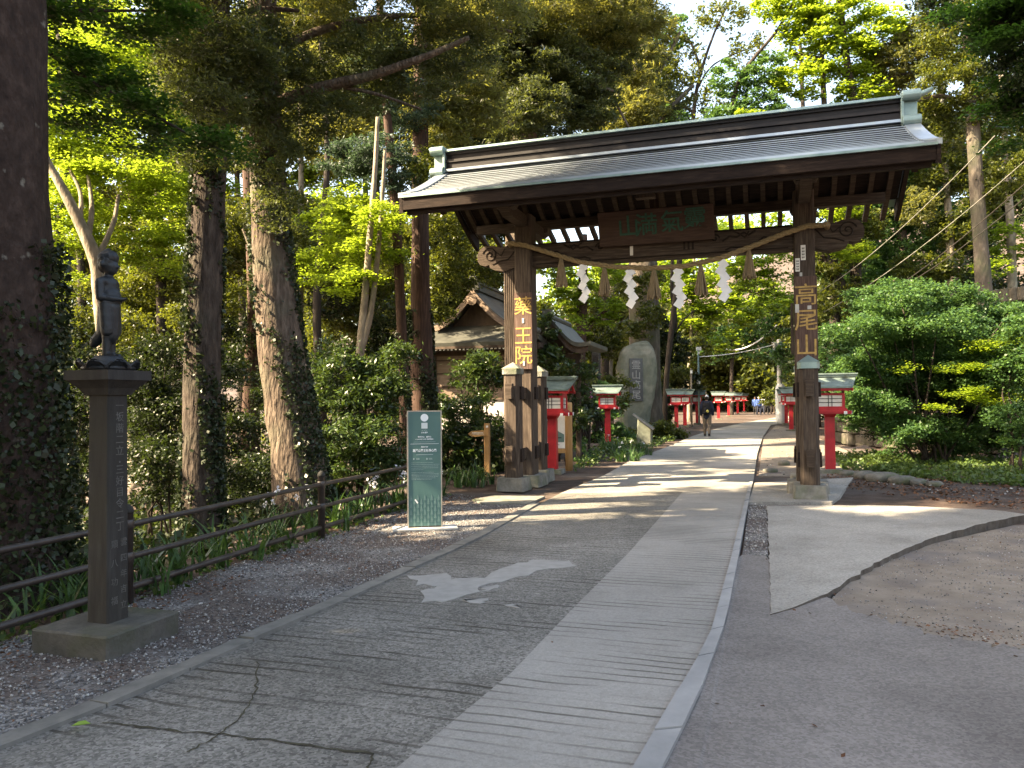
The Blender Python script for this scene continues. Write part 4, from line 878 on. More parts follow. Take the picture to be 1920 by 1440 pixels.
robe = [((0.010, 0, zb + 0.355), (0.010, 0, zb + 0.375), 0.066, 0.064), ((0.006, -0.03, zb + 0.34), (0.018, -0.034, zb + 0.16), 0.045, 0.040), ((0.006, 0.03, zb + 0.34), (0.018, 0.034, zb + 0.16), 0.045, 0.040),
        ((-0.02, 0, zb + 0.30), (-0.035, 0, zb + 0.15), 0.045, 0.042), ((-0.035, 0, zb + 0.15), (-0.085, 0, zb + 0.105), 0.040, 0.034), ((-0.085, 0, zb + 0.105), (-0.10, 0, zb + 0.085), 0.036, 0.028), ((0.035, 0, zb + 0.30), (0.040, 0, zb + 0.13), 0.030, 0.020)]
blend_mesh('robe', robe, 0.0065, 'bronze', st, 2)
hair = [((-0.012, 0, zb + 0.606), (0.012, 0, zb + 0.612), 0.056, 0.050), ((-0.022, 0, zb + 0.565), (-0.018, 0, zb + 0.60), 0.048, 0.050), ((-0.01, 0, zb + 0.65), (-0.006, 0, zb + 0.655), 0.024, 0.020)]
blend_mesh('hair', hair, 0.0065, 'bronze', st, 1)
blend_mesh('sash', [((0.0, -0.045, zb + 0.362), (0.0, 0.045, zb + 0.362), 0.028, 0.028), ((0.025, -0.03, zb + 0.362), (0.025, 0.03, zb + 0.362), 0.048, 0.048, (1, 0.35))], 0.006, 'bronze', st, 1)

# ================================================================== INFORMATION SIGN
sp_ = gnd(797, 991); sg = empty('information_sign', sp_, R(9), 'tall green metal information pillar with white lettering and a band of pale tree shapes', 'sign')
SW, SH = 0.405, 1.455
MB().box((0.0, 0.0, 0.008), (0.80, 0.30, 0.016)).build('base_plate', 'concrete', sg)
MB().box((0, 0.05, SH / 2 + 0.018), (SW + 0.03, 0.10, SH)).build('cabinet', 'sign_side', sg)
pn = MB().box((0, -0.005, SH / 2 + 0.020), (SW, 0.012, SH - 0.03)).build('face_panel', 'sign_green', sg)
m = MB()
for s in (-1, 1): m.box((s * (SW / 2 + 0.006), -0.006, SH / 2 + 0.018), (0.014, 0.02, SH))
m.box((0, -0.006, SH + 0.012), (SW - 0.004, 0.02, 0.014)); m.build('edge_trim', 'sign_frame', sg)
def U(f): return SH + 0.018 - f * SH          # f: share of the height from the top
FY = -0.0125
m = MB()
m.v += []
n = 40; k = len(m.v); cz = U(0.060); rr_ = 0.048
m.prism([(rr_ * math.cos(2 * math.pi * j / n), cz + rr_ * math.sin(2 * math.pi * j / n)) for j in range(n)], 'y', FY, FY + 0.003)
for j in range(7): m.box((-0.033 + 0.011 * j, FY + 0.001, U(0.129)), (0.008, 0.003, 0.072))
m.box((0, FY + 0.001, U(0.285)), (0.355, 0.003, 0.0035)); m.build('emblem', 'sign_white', pn)
def stext(s, f, size, bold=0.0, sx=1.0): text(s, size, 'sign_white', pn, Matrix.Translation((0, FY, U(f))) @ fx, bold=bold, extrude=0.0008, sx=sx)
stext('JAPAN HERITAGE', 0.168, 0.0085); stext('日本遺産', 0.189, 0.021, 0.0003)
stext('霊気満山　高尾山', 0.226, 0.021, 0.0005); stext('〜人々の祈りが紡ぐ桑都物語〜', 0.246, 0.017, 0.0004)
stext('構成文化財', 0.312, 0.0175, 0.0003); stext('高尾山薬王院浄心門', 0.344, 0.040, 0.0008, 0.82)
m = MB()
# fine print: rows of tiny marks, too small to read
m.box((0, FY + 0.001, U(0.268)), (0.27, 0.002, 0.003)).box((0, FY + 0.001, U(0.378)), (0.21, 0.002, 0.006))
m.box((-0.135, FY + 0.001, U(0.414)), (0.016, 0.002, 0.016)).box((0.028, FY + 0.001, U(0.414)), (0.016, 0.002, 0.022))
for xx in (-0.085, 0.073):
    for dz in (-0.006, 0.006): m.box((xx, FY + 0.001, U(0.414) + dz), (0.045, 0.002, 0.004))
for f, w in ((0.447, 0.27), (0.462, 0.335), (0.477, 0.335), (0.492, 0.335), (0.507, 0.14), (0.530, 0.28), (0.543, 0.335), (0.555, 0.33), (0.567, 0.335), (0.579, 0.30), (0.590, 0.25)):
    x = -0.165
    while x < -0.165 + w: 
        ww = rng.uniform(0.006, 0.02); m.box((x + ww / 2, FY + 0.001, U(f)), (ww, 0.002, 0.0032)); x += ww + 0.004
m.build('fine_print', 'sign_print', pn)
m = MB()
for c in range(9):
    x = -0.172 + c * 0.043; off = 0.0 if c % 2 == 0 else 0.032
    for r in range(4):
        z = U(0.738 + off + r * 0.062)
        if z < U(0.97): continue
        for (w, dz, h) in ((0.020, 0.012, 0.030), (0.030, -0.008, 0.030), (0.036, -0.028, 0.030)):
            m.prism([(x - w / 2, z + dz - h / 2), (x + w / 2, z + dz - h / 2), (x, z + dz + h / 2)], 'y', FY - dz * 0.01, FY + 0.003)
        m.box((x, FY + 0.001, z - 0.050), (0.005, 0.003, 0.02))
m.build('tree_pattern', 'sign_tree', pn)
m = MB(); m.add([(-0.128, FY - 0.001, U(0.765)), (-0.118, FY - 0.001, U(0.755)), (-0.082, FY - 0.001, U(0.788)), (-0.095, FY - 0.001, U(0.797))], [(0, 1, 2, 3)]); m.build('scrape_mark', 'white', pn)

# ================================================================== SMALL SIGNS BEHIND THE GATE
b = gnd(914, 893); ws = empty('wooden_signpost', b, R(-8), 'short varnished wooden signpost with one arrow board, in front of the bushes', 'signpost')
MB().cbox((0, 0, 0.55), (0.115, 0.115, 1.12), 0.012).build('post', 'new_wood', ws)
MB().prism([(-0.40, 0.895), (-0.31, 0.83), (0.04, 0.85), (0.04, 0.975), (-0.31, 0.955)], 'y', -0.085, -0.06).build('arrow_board', 'new_wood', ws)
m = MB()
for z, x0_, x1_ in ((0.915, -0.29, -0.08), (0.887, -0.28, -0.05)):
    x = x0_
    while x < x1_: m.box((x, -0.087, z), (0.02, 0.003, 0.022 if z > 0.9 else 0.012)); x += 0.03
m.build('board_print', 'paper', ws)
MB().box((0.01, -0.06, 1.045), (0.045, 0.006, 0.045)).build('tag', 'white', ws)
b = gnd(1067, 880); mb_ = empty('trail_map_board', b, R(-18), 'trail map board in a frame of round logs behind the near left lantern', 'notice board')
for x in (0, -0.86):
    MB().lathe([(0.088, -0.1), (0.085, 1.50), (0.075, 1.53)], 14, (x, 0, 0)).build('log_post', 'new_wood', mb_, True)
MB().box((-0.43, 0, 0.42), (0.72, 0.08, 0.10)).box((-0.43, 0, 1.40), (0.98, 0.09, 0.09)).build('cross_rail', 'new_wood', mb_)
pn = MB().box((-0.43, -0.02, 0.91), (0.70, 0.03, 0.86)).build('map_panel', 'white', mb_)
m = MB().prism([(-0.76, 0.62), (-0.10, 0.62), (-0.10, 0.80), (-0.22, 0.86), (-0.34, 0.96), (-0.46, 1.08), (-0.58, 1.20), (-0.76, 1.16)], 'y', -0.040, -0.036); m.build('map_area', 'sign_tree', pn)
MB().box((-0.28, -0.042, 0.72), (0.24, 0.004, 0.02)).box((-0.40, -0.042, 0.56), (0.06, 0.004, 0.012)).box((-0.25, -0.042, 0.56), (0.08, 0.004, 0.012)).build('map_print', 'black', pn)

# stones with writing
def loft(rows, seg=24, ex=2.4, noise=0.0, seed=0):
    """rows of (cx, cy, rx, ry, z) joined into one rounded solid"""
    rg = np.random.default_rng(seed); m = MB()
    for (cx, cy_, rx_, ry_, z) in rows:
        for j in range(seg):
            a = 2 * math.pi * j / seg; c, s = math.cos(a), math.sin(a)
            u = math.copysign(abs(c) ** (2 / ex), c); v = math.copysign(abs(s) ** (2 / ex), s)
            q = 1 + noise * (math.sin(3 * a + z * 2.3) * 0.5 + math.sin(5 * a - z * 3.1) * 0.4 + rg.normal(0, 0.35))
            m.v.append((cx + rx_ * u * q, cy_ + ry_ * v * q, z))
    n = len(rows)
    for i in range(n - 1):
        for j in range(seg): a, b = i * seg + j, i * seg + (j + 1) % seg; m.f.append((a, b, b + seg, a + seg))
    m.f.append(tuple(range(seg - 1, -1, -1))); m.f.append(tuple((n - 1) * seg + j for j in range(seg)))
    return m
BY = 33.0; bb = at(1192, 790, BY); bo = empty('rock_monument', (bb.x, BY, 0), 0, 'huge upright pale green rock with a dark lettered slate plaque set in it', 'monument')
pts = [(1158, 1216, 830), (1160, 1217, 790), (1158, 1219, 770), (1156, 1226, 745), (1157, 1232, 715), (1155, 1231, 690), (1160, 1228, 672), (1163, 1226, 660), (1172, 1222, 650), (1188, 1217, 643), (1200, 1214, 640)]
rows = []
for i in range(len(pts) - 1):
    for t in (0, 0.5):
        l, r, y = [pts[i][k] * (1 - t) + pts[i + 1][k] * t for k in range(3)]
        a, c = at(l, y, BY), at(r, y, BY); rows.append(((a.x + c.x) / 2 - bb.x, 0.1, (c.x - a.x) / 2, 0.52 * min(1, 0.55 + 0.1 * (len(pts) - i)), a.z))
a, c = at(1203, 640, BY), at(1213, 640, BY); rows.append(((a.x + c.x) / 2 - bb.x, 0.1, (c.x - a.x) / 2, 0.12, a.z + 0.02))
loft(rows, 34, 3.6, 0.04, 3).build('rock', 'boulder', bo, False)
a, c = at(1180, 672, BY - 0.5), at(1206, 752, BY - 0.5); pw_, ph_ = c.x - a.x, a.z - c.z
pq = MB().box((0, 0, 0), (pw_, 0.06, ph_)).build('plaque', 'slate', bo); pq.location = ((a.x + c.x) / 2 - bb.x, -0.47, (a.z + c.z) / 2)
for k, ch_ in enumerate('霊山高尾'): text(ch_, 0.40, 'kerb', pq, Matrix.Translation((0, -0.031, ph_ / 2 - 0.3 - k * 0.42)) @ fx, extrude=0.002)
b = at(1209, 836, 26.4); lc = empty('stone_lectern', (b.x, 26.4, 0), R(-14), 'pale leaning stone stand with a dark slanted reading plate, beside the path', 'lectern')
MB().add([(-0.27, -0.22, 0), (0.24, -0.2, 0), (0.26, 0.25, 0), (-0.27, 0.25, 0), (-0.22, -0.2, 0.93), (0.25, -0.2, 0.55), (0.25, 0.22, 0.55), (-0.22, 0.22, 0.93)], [(3, 2, 1, 0), (4, 5, 6, 7), (0, 1, 5, 4), (1, 2, 6, 5), (2, 3, 7, 6), (3, 0, 4, 7)]).build('stand', 'boulder', lc, bevel=0.04)
MB().add([(-0.38, -0.3, 1.05), (0.30, -0.3, 0.53), (0.30, 0.3, 0.53), (-0.38, 0.3, 1.05), (-0.35, -0.3, 1.11), (0.33, -0.3, 0.59), (0.33, 0.3, 0.59), (-0.35, 0.3, 1.11)], [(3, 2, 1, 0), (4, 5, 6, 7), (0, 1, 5, 4), (1, 2, 6, 5), (2, 3, 7, 6), (3, 0, 4, 7)]).build('reading_plate', 'slate', lc)
b = at(1119, 800, 30); sl_ = empty('stone_stele', (b.x, 30, 0), R(-15), 'narrow tall grey stone stele with carved characters among the shrubs', 'stele')
q = MB().cbox((0, 0, 1.75), (0.33, 0.26, 3.4), 0.06).build('slab', 'stone_dark', sl_)
MB().box((0, 0, 0.1), (0.8, 0.7, 0.3)).build('plinth', 'stone', sl_)
for k, ch_ in enumerate('百八段碑'): text(ch_, 0.27, 'carve', q, Matrix.Translation((0, -0.131, 3.15 - k * 0.40)) @ fx, bold=0.006, extrude=0.004)

# ================================================================== SHRINE HALL BEHIND THE LEFT POST
c = at(922, 800, 22.5); hall = empty('shrine_hall', (c.x, 22.5, 0), R(-16), 'small timber shrine hall with hipped gable copper roof behind the left gate post', 'building')
hw, hd = 1.22, 1.45      # half width and depth of the walls
for x in (-hw, 0, hw):
    for y in (-hd, hd): MB().cbox((x, y, 1.5), (0.17, 0.17, 3.1), 0.02).build('pillar', 'shrine_wood', hall)
wl_ = MB().box((0, -hd + 0.02, 2.35), (2 * hw, 0.06, 1.5)).box((0, hd - 0.02, 1.9), (2 * hw, 0.06, 2.4)).box((-hw + 0.02, 0, 1.9), (0.06, 2 * hd, 2.4)).box((hw - 0.02, 0, 1.9), (0.06, 2 * hd, 2.4)).build('wall', 'shrine_panel', hall)
MB().box((0, -hd + 0.025, 1.15), (2 * hw - 0.2, 0.07, 0.9)).build('plaster_panel', 'plaster', hall)
m = MB()
for z in (0.68, 1.62, 1.98, 2.34, 2.7): m.box((0, -hd - 0.03, z), (2 * hw, 0.05, 0.035 if z > 1 else 0.1))
m.box((0, -hd - 0.02, 2.88), (2 * hw + 0.3, 0.14, 0.12)).box((0, -hd - 0.02, 0.35), (2 * hw, 0.10, 0.6)); m.build('rail', 'shrine_wood', hall)
ew, ed = 2.02, 2.30     # eaves
def hip(u):  # skirt roof height by share from eave (0) to inner edge (1)
    return 3.12 + 0.58 * u ** 1.25
m = MB(); ring = []; NU = 5
iw, idp = 0.98, 1.15
for i in range(NU + 1):
    u = i / NU; z = hip(u); x = ew + (iw - ew) * u; y = ed + (idp - ed) * u; lift = 0.16 * (1 - u) ** 2
    ring.append([(-x, -y, z + lift), (-x * .5, -y, z), (0, -y, z), (x * .5, -y, z), (x, -y, z + lift), (x, -y * .5, z), (x, 0, z), (x, y * .5, z), (x, y, z + lift), (x * .5, y, z), (0, y, z), (-x * .5, y, z), (-x, y, z + lift), (-x, y * .5, z), (-x, 0, z), (-x, -y * .5, z)])
vs = [p for r_ in ring for p in r_]; nv = len(vs); vs2 = [(x * 0.985, y * 0.985, z - 0.13) for x, y, z in vs]
f = [(16 * i + j, 16 * i + (j + 1) % 16, 16 * (i + 1) + (j + 1) % 16, 16 * (i + 1) + j) for i in range(NU) for j in range(16)]
f2 = [tuple(nv + k for k in q[::-1]) for q in f]; rim = [(j, (j + 1) % 16, nv + (j + 1) % 16, nv + j) for j in range(16)]
skirt = m.add(vs + vs2, f + f2 + rim).build('skirt_roof', 'roof_grey', hall)
MB().box((0, -ed + 0.06, 3.02), (2 * ew - 0.35, 0.07, 0.12)).box((0, ed - 0.06, 3.02), (2 * ew - 0.35, 0.07, 0.12)).box((-ew + 0.06, 0, 3.02), (0.07, 2 * ed - 0.35, 0.12)).box((ew - 0.06, 0, 3.02), (0.07, 2 * ed - 0.35, 0.12)).build('eave_board', 'shrine_wood', hall)
m = MB()
for k in range(34):
    x = -ew + 0.2 + (2 * ew - 0.4) * k / 33; m.box((x, -ed + 0.55, 2.96), (0.055, 0.95, 0.07))
    y = -ed + 0.2 + (2 * ed - 0.4) * k / 33; m.box((ew - 0.5, y, 2.95), (0.9, 0.055, 0.065)).box((-ew + 0.5, y, 2.95), (0.9, 0.055, 0.065))
rr2 = m.build('rafter_row', 'shrine_wood', hall)
re0 = None
for k in range(34):
    if re0 is None: re0 = re_ = MB().box((0, -ed + 0.072, 2.96), (0.056, 0.008, 0.072)).build('rafter_end', 'white', rr2)
    else: re_ = re0.copy(); col.objects.link(re_)
    re_.location.x = -ew + 0.2 + (2 * ew - 0.4) * k / 33
# upper gable, ridge along the depth, gable facing the gate
gw = 1.12
def gz_(t): return 3.66 + 0.98 * (1 - t) ** 1.45
ts = np.linspace(0, 1, 10)
poly = [(gw * t, gz_(t)) for t in ts[::-1]] + [(-gw * t, gz_(t)) for t in ts[1:]] + [(-gw * t, gz_(t) - 0.10) for t in ts[::-1]] + [(gw * t, gz_(t) - 0.10) for t in ts[1:]]
ur = MB().prism(poly, 'y', -idp - 0.45, idp + 0.45).build('gable_roof', 'roof_grey', hall)
for d in (-1, 1):
    ye = d * (idp + 0.45)
    m = MB()
    for s in (-1, 1):
        p = [(s * gw * t, gz_(t) - 0.02) for t in ts] + [(s * gw * t * 0.97, gz_(t) - 0.24 + 0.08 * t) for t in ts[::-1]]; m.prism(p, 'y', ye - d * 0.02, ye + d * 0.06)
    m.build('bargeboard', 'shrine_panel', hall)
    MB().prism([(gw * 0.86 * t, gz_(t) - 0.14) for t in ts[::-1]] + [(-gw * 0.86 * t, gz_(t) - 0.14) for t in ts[1:]], 'y', ye - d * 0.42, ye - d * 0.36).build('gable_wall', 'shrine_wood', hall)
    MB().lathe([(0.02, -0.03), (0.13, -0.02), (0.14, 0.02), (0.05, 0.04)], 10).build('gable_pendant', 'shrine_panel', hall).matrix_local = Matrix.Translation((0, ye + d * 0.09, 4.30)) @ Matrix.Rotation(R(90), 4, 'X')
rb = MB().box((0, 0, 4.70), (0.22, 2 * idp + 0.8, 0.20)).box((0, 0, 4.81), (0.32, 2 * idp + 0.86, 0.06)).build('ridge', 'roof_grey', hall)
for d in (-1, 1): MB().box((0, d * (idp + 0.44), 4.72), (0.38, 0.10, 0.32)).box((0, d * (idp + 0.44), 4.91), (0.2, 0.1, 0.12)).build('ridge_end', 'roof_grey', hall, bevel=0.02)
for s in (-1, 1):
    for d in (-1, 1): MB().tube([(s * iw, d * idp, hip(1) + 0.05), (s * (iw + ew) / 2, d * (idp + ed) / 2, hip(0.5) + 0.10), (s * ew * 0.98, d * ed * 0.98, hip(0) + 0.24)], [0.10, 0.095, 0.09], 8).build('hip_ridge', 'roof_grey', hall, True)
# undulating porch roof on the side towards the path
def kara(t):  # t -1..1
    return 3.36 + 0.46 * math.exp(-(t / 0.36) ** 2) - 0.42 * abs(t) ** 1.3 * (1 - 0.55 * max(0, abs(t) - 0.6) / 0.4) - 0.05
tt = np.linspace(-1, 1, 33); kw, kc = 1.15, 2.05
poly = [(kc + kw * t, kara(t)) for t in tt] + [(kc + kw * t, kara(t) - 0.11) for t in tt[::-1]]
pr_ = MB().prism(poly, 'y', -1.55, 1.3).build('porch_roof', 'roof_grey', hall)
poly = [(kc + kw * t * 0.95, kara(t) - 0.09) for t in tt] + [(kc + kw * t * 0.92, kara(t) - 0.27) for t in tt[::-1]]
MB().prism(poly, 'y', -1.50, -1.43).build('porch_bargeboard', 'shrine_wood', hall)
m = MB(); m.tube([(kc, -1.5, kara(0) + 0.05), (kc, 1.3, kara(0) + 0.05)], 0.09, 8).box((kc, -1.56, kara(0) + 0.10), (0.26, 0.10, 0.24)); m.build('porch_ridge', 'roof_grey', pr_)
MB().box((kc, -1.2, 2.74), (1.7, 0.14, 0.14)).build('porch_beam', 'shrine_wood', hall)
MB().prism([(kc + kw * t * 0.85, kara(t) - 0.24) for t in tt[5:-5]] + [(kc + 0.6, 2.82), (kc - 0.6, 2.82)], 'y', -1.25, -1.20).build('porch_gable', 'shrine_wood', hall)
for x in (kc - 0.75, kc + 0.75): MB().cbox((x, -1.2, 1.35), (0.13, 0.13, 2.7), 0.02).build('porch_pillar', 'shrine_wood', hall)

# ================================================================== POLES AND WIRES
D = 48.0; b = at(1463, 790, D); up_ = empty('utility_pole', (b.x, D, 0), 0, 'pale concrete utility pole with a thick white wrapped foot beside the path', 'utility pole')
MB().lathe([(0.17, -0.2), (0.13, 5.2), (0.05, 5.22)], 14).build('pole', 'concrete', up_, True)
MB().lathe([(0.27, 0.0), (0.30, 0.3), (0.31, 1.6), (0.29, 2.2), (0.18, 2.45)], 16, (0.02, -0.05, 0)).build('wrapped_foot', 'white', up_, True)
m = MB().box((-0.22, -0.1, 4.75), (0.30, 0.24, 0.42)).box((-0.1, 0, 5.0), (0.7, 0.06, 0.06)); m.build('pole_bracket', 'concrete', up_)
b = at(1311, 790, 47); gp_ = empty('camera_pole', (b.x, 47, 0), 0, 'thin green steel pole with small white boxes left of the hiker', 'pole')
MB().lathe([(0.06, -0.1), (0.055, 4.6)], 10).build('pole', 'copper_light', gp_, True)
MB().box((0.02, -0.05, 4.6), (0.26, 0.2, 0.22)).box((0.0, -0.08, 4.36), (0.10, 0.14, 0.16)).box((-0.02, -0.08, 2.6), (0.16, 0.14, 0.26)).build('equipment_box', 'white', gp_)
b = at(1297, 790, 44); gp_ = empty('wooden_pole', (b.x, 44, 0), 0, 'slim weathered wooden pole behind the lanterns by the hedge', 'pole')
MB().lathe([(0.055, -0.1), (0.05, 3.3)], 10).build('shaft', 'bark_pale', gp_, True); MB().box((0, -0.05, 3.1), (0.12, 0.1, 0.16)).build('lamp_box', 'white', gp_)
def cable(a, b, sag, r, mat, label, name='cable'):
    pts = [a.lerp(b, t) - Vector((0, 0, sag * 4 * t * (1 - t))) for t in np.linspace(0, 1, 18)]; o = empty(name, pts[0], 0, label, 'cable', 'overhead cables')
    MB().tube([p - pts[0] for p in pts], r, 6).build('wire', mat, o, True)
cable(at(1455, 645, 48), at(1312, 669, 47), 0.15, 0.028, 'white', 'white cable from the utility pole to the thin green pole')
cable(at(1456, 610, 44), at(1362, 655, 56), 0.5, 0.045, 'white', 'thick pale cable sagging above the white utility pole')
for (x0_, y0_, x1_, y1_, lab) in ((1865, 255, 1535, 548, 'pale cable slanting down behind the gate, uppermost of four at the right'), (1960, 268, 1545, 585, 'grey cable slanting across the right trees, second of four from the top'), (1960, 310, 1595, 590, 'dark cable slanting across the right trees, third of four from the top'), (1970, 330, 1625, 572, 'dark cable slanting down to the big bush, lowest of four at the right')):
    cable(at(x0_, y0_, 15), at(x1_, y1_, 27), 0.25, 0.011, 'stone' if 'pale' in lab or 'grey' in lab else 'iron', lab)

# ================================================================== PEOPLE
def cloth(name, c): 
    M[name] = noisy(name, [(0.3, tuple(v * 0.75 for v in c)), (0.7, c)], scale=9, rough=0.9, bump=0.2, bscale=30); return name
for n_, c_ in (('skin', (0.42, 0.26, 0.19)), ('navy_cloth', (0.020, 0.025, 0.045)), ('khaki_cloth', (0.17, 0.135, 0.10)), ('black_cloth', (0.015, 0.015, 0.017)), ('blue_cloth', (0.05, 0.10, 0.28)), ('grey_cloth', (0.30, 0.31, 0.33)), ('white_cloth', (0.66, 0.66, 0.65)), ('red_cloth', (0.45, 0.06, 0.04)), ('hair_black', (0.02, 0.015, 0.012)), ('yellow_cloth', (0.55, 0.47, 0.12))): cloth(n_, c_)
def person(loc, rz, label, top, legs, cap, stride=0.16, hgt_=1.68, voxel=0.022):
    k = hgt_ / 1.70; t = empty('person', loc, rz, label, 'person', 'walkers on the path')
    def S(c): return [tuple(v * k for v in p) if hasattr(p, '__len__') and i < 2 else (p * k if i in (2, 3) else p) for i, p in enumerate(c)]
    s = stride; hipL, hipR = (-0.095, 0, 0.88), (0.095, 0, 0.88)
    kL, kR = (-0.10, s * 0.75, 0.48), (0.10, -s * 0.15, 0.47); aL, aR = (-0.10, s * 0.95, 0.09), (0.10, -s * 1.3, 0.13)
    legs_ = [(hipL, kL, 0.088, 0.062), (kL, aL, 0.058, 0.042), (hipR, kR, 0.088, 0.062), (kR, aR, 0.058, 0.042)]
    feet = [((aL[0], aL[1] - 0.03, 0.045), (aL[0], aL[1] + 0.15, 0.038), 0.042, 0.034), ((aR[0], aR[1] - 0.04, 0.075), (aR[0], aR[1] + 0.12, 0.04), 0.042, 0.034)]
    torso = [((0, 0, 0.90), (0, 0.0, 1.10), 0.135, 0.135, (1.15, 0.8)), ((0, 0, 1.10), (0, 0.01, 1.33), 0.14, 0.15, (1.2, 0.8)), ((-0.15, 0.0, 1.39), (0.15, 0.0, 1.39), 0.068, 0.068)]
    eL, eR = (-0.24, -0.05, 1.12), (0.24, -0.03, 1.12); wL, wR = (-0.235, 0.09, 0.90), (0.235, 0.12, 0.91)
    arms = [((-0.19, 0, 1.38), eL, 0.056, 0.045), (eL, wL, 0.042, 0.032), ((0.19, 0, 1.38), eR, 0.056, 0.045), (eR, wR, 0.042, 0.032)]
    hands = []
    for w in (wL, wR):
        hands.append((w, (w[0], w[1] + 0.03, w[2] - 0.07), 0.028, 0.032, (0.6, 1)))
        for f in range(4): hands.append(((w[0], w[1] + 0.005 + f * 0.019, w[2] - 0.09), (w[0] + 0.004, w[1] + 0.02 + f * 0.017, w[2] - 0.155 + 0.008 * abs(f - 1.5)), 0.0105, 0.009))
        hands.append(((w[0], w[1] + 0.05, w[2] - 0.035), (w[0], w[1] + 0.085, w[2] - 0.085), 0.012, 0.010))
    head = [((0, 0, 1.42), (0, 0.01, 1.52), 0.055, 0.052), ((0, 0.0, 1.605), (0, 0.01, 1.625), 0.088, 0.085, (0.86, 1)), ((0, 0.03, 1.545), (0, 0.035, 1.57), 0.058, 0.066), ((0, 0.098, 1.585), (0, 0.115, 1.57), 0.014, 0.014), ((-0.083, 0, 1.58), (-0.083, 0, 1.61), 0.018, 0.018, (0.5, 1)), ((0.083, 0, 1.58), (0.083, 0, 1.61), 0.018, 0.018, (0.5, 1))]
    blend_mesh('body', [S(c) for c in legs_ + torso + arms + hands + head + feet], voxel if voxel > 0.02 else 0.013, 'skin', t, 1)
    fat = lambda L_, e: [S((c[0], c[1], c[2] + e, c[3] + e) + tuple(c[4:])) for c in L_]
    blend_mesh('trousers', fat(legs_, 0.02) + [S(((0, 0, 0.88), (0, 0, 0.96), 0.15, 0.15, (1.15, 0.85)))], voxel, legs, t, 1)
    blend_mesh('jacket', fat(torso, 0.025) + fat(arms, 0.022) + [S(((0, 0, 0.86), (0, 0, 0.95), 0.165, 0.165, (1.12, 0.85)))], voxel, top, t, 1)
    blend_mesh('shoes', fat(feet, 0.012), voxel, 'black_cloth', t, 1)
    blend_mesh('hair', [S(((0, -0.02, 1.60), (0, -0.015, 1.64), 0.092, 0.088, (0.9, 1)))], voxel, 'hair_black', t, 1)
    if cap: blend_mesh('cap', [S(((0, -0.005, 1.655), (0, 0.0, 1.672), 0.094, 0.08, (0.92, 1))), S(((0, 0.06, 1.645), (0, 0.15, 1.63), 0.05, 0.05, (1.2, 0.28)))], voxel * 0.8, cap, t, 1)
    return t
pp = gnd(1326, 818); hk = person((pp.x, pp.y, 0.0), R(-19), 'person in dark jacket, khaki trousers and white cap walking away up the path', 'navy_cloth', 'khaki_cloth', 'white_cloth', 0.15, 1.70, 0.018)
bp_ = empty('backpack', Vector((pp.x, pp.y, 0)), R(-19), 'black backpack with a small yellow tag on the back of the walking hiker', 'backpack')
blend_mesh('bag', [((-0.07, -0.24, 1.0), (-0.06, -0.22, 1.34), 0.10, 0.085, (1, 0.8)), ((0.07, -0.24, 1.0), (0.06, -0.22, 1.34), 0.10, 0.085, (1, 0.8)), ((0, -0.33, 1.02), (0, -0.32, 1.16), 0.07, 0.06)], 0.018, 'black_cloth', bp_, 1)
MB().tube([(-0.12, -0.15, 1.40), (-0.13, 0.02, 1.48), (-0.14, 0.16, 1.36), (-0.15, 0.14, 1.15), (-0.14, -0.12, 1.02)], 0.022, 6).build('strap', 'black_cloth', bp_, True); MB().tube([(0.12, -0.15, 1.40), (0.13, 0.02, 1.48), (0.14, 0.16, 1.36), (0.15, 0.14, 1.15), (0.14, -0.12, 1.02)], 0.022, 6).build('strap', 'black_cloth', bp_, True)
MB().lathe([(0.03, -0.06), (0.06, -0.02), (0.05, 0.03), (0.01, 0.06)], 10, (0.06, -0.39, 1.06)).build('yellow_tag', 'yellow_cloth', bp_, True)
for i, (px, Y, top, legs, cap, rz, lab) in enumerate(((1416, 74, 'blue_cloth', 'black_cloth', None, 160, 'person in blue top at the left of the far group'), (1423, 71, 'blue_cloth', 'navy_cloth', 'white_cloth', 190, 'person in blue top and white cap in the far group'), (1430, 78, 'grey_cloth', 'navy_cloth', 'white_cloth', 170, 'person in pale grey top with a white cap in the far group'), (1437, 73, 'grey_cloth', 'black_cloth', None, 200, 'bareheaded person in pale grey top in the far group'), (1443, 80, 'navy_cloth', 'black_cloth', None, 180, 'person in dark clothes in the far group'), (1449, 75, 'black_cloth', 'khaki_cloth', None, 185, 'person in black top and khaki trousers by the white pole'))):
    p = at(px, 770, Y); person((p.x, p.y, 0.0), R(rz), lab, top, legs, cap, 0.12, 1.66, 0.035)

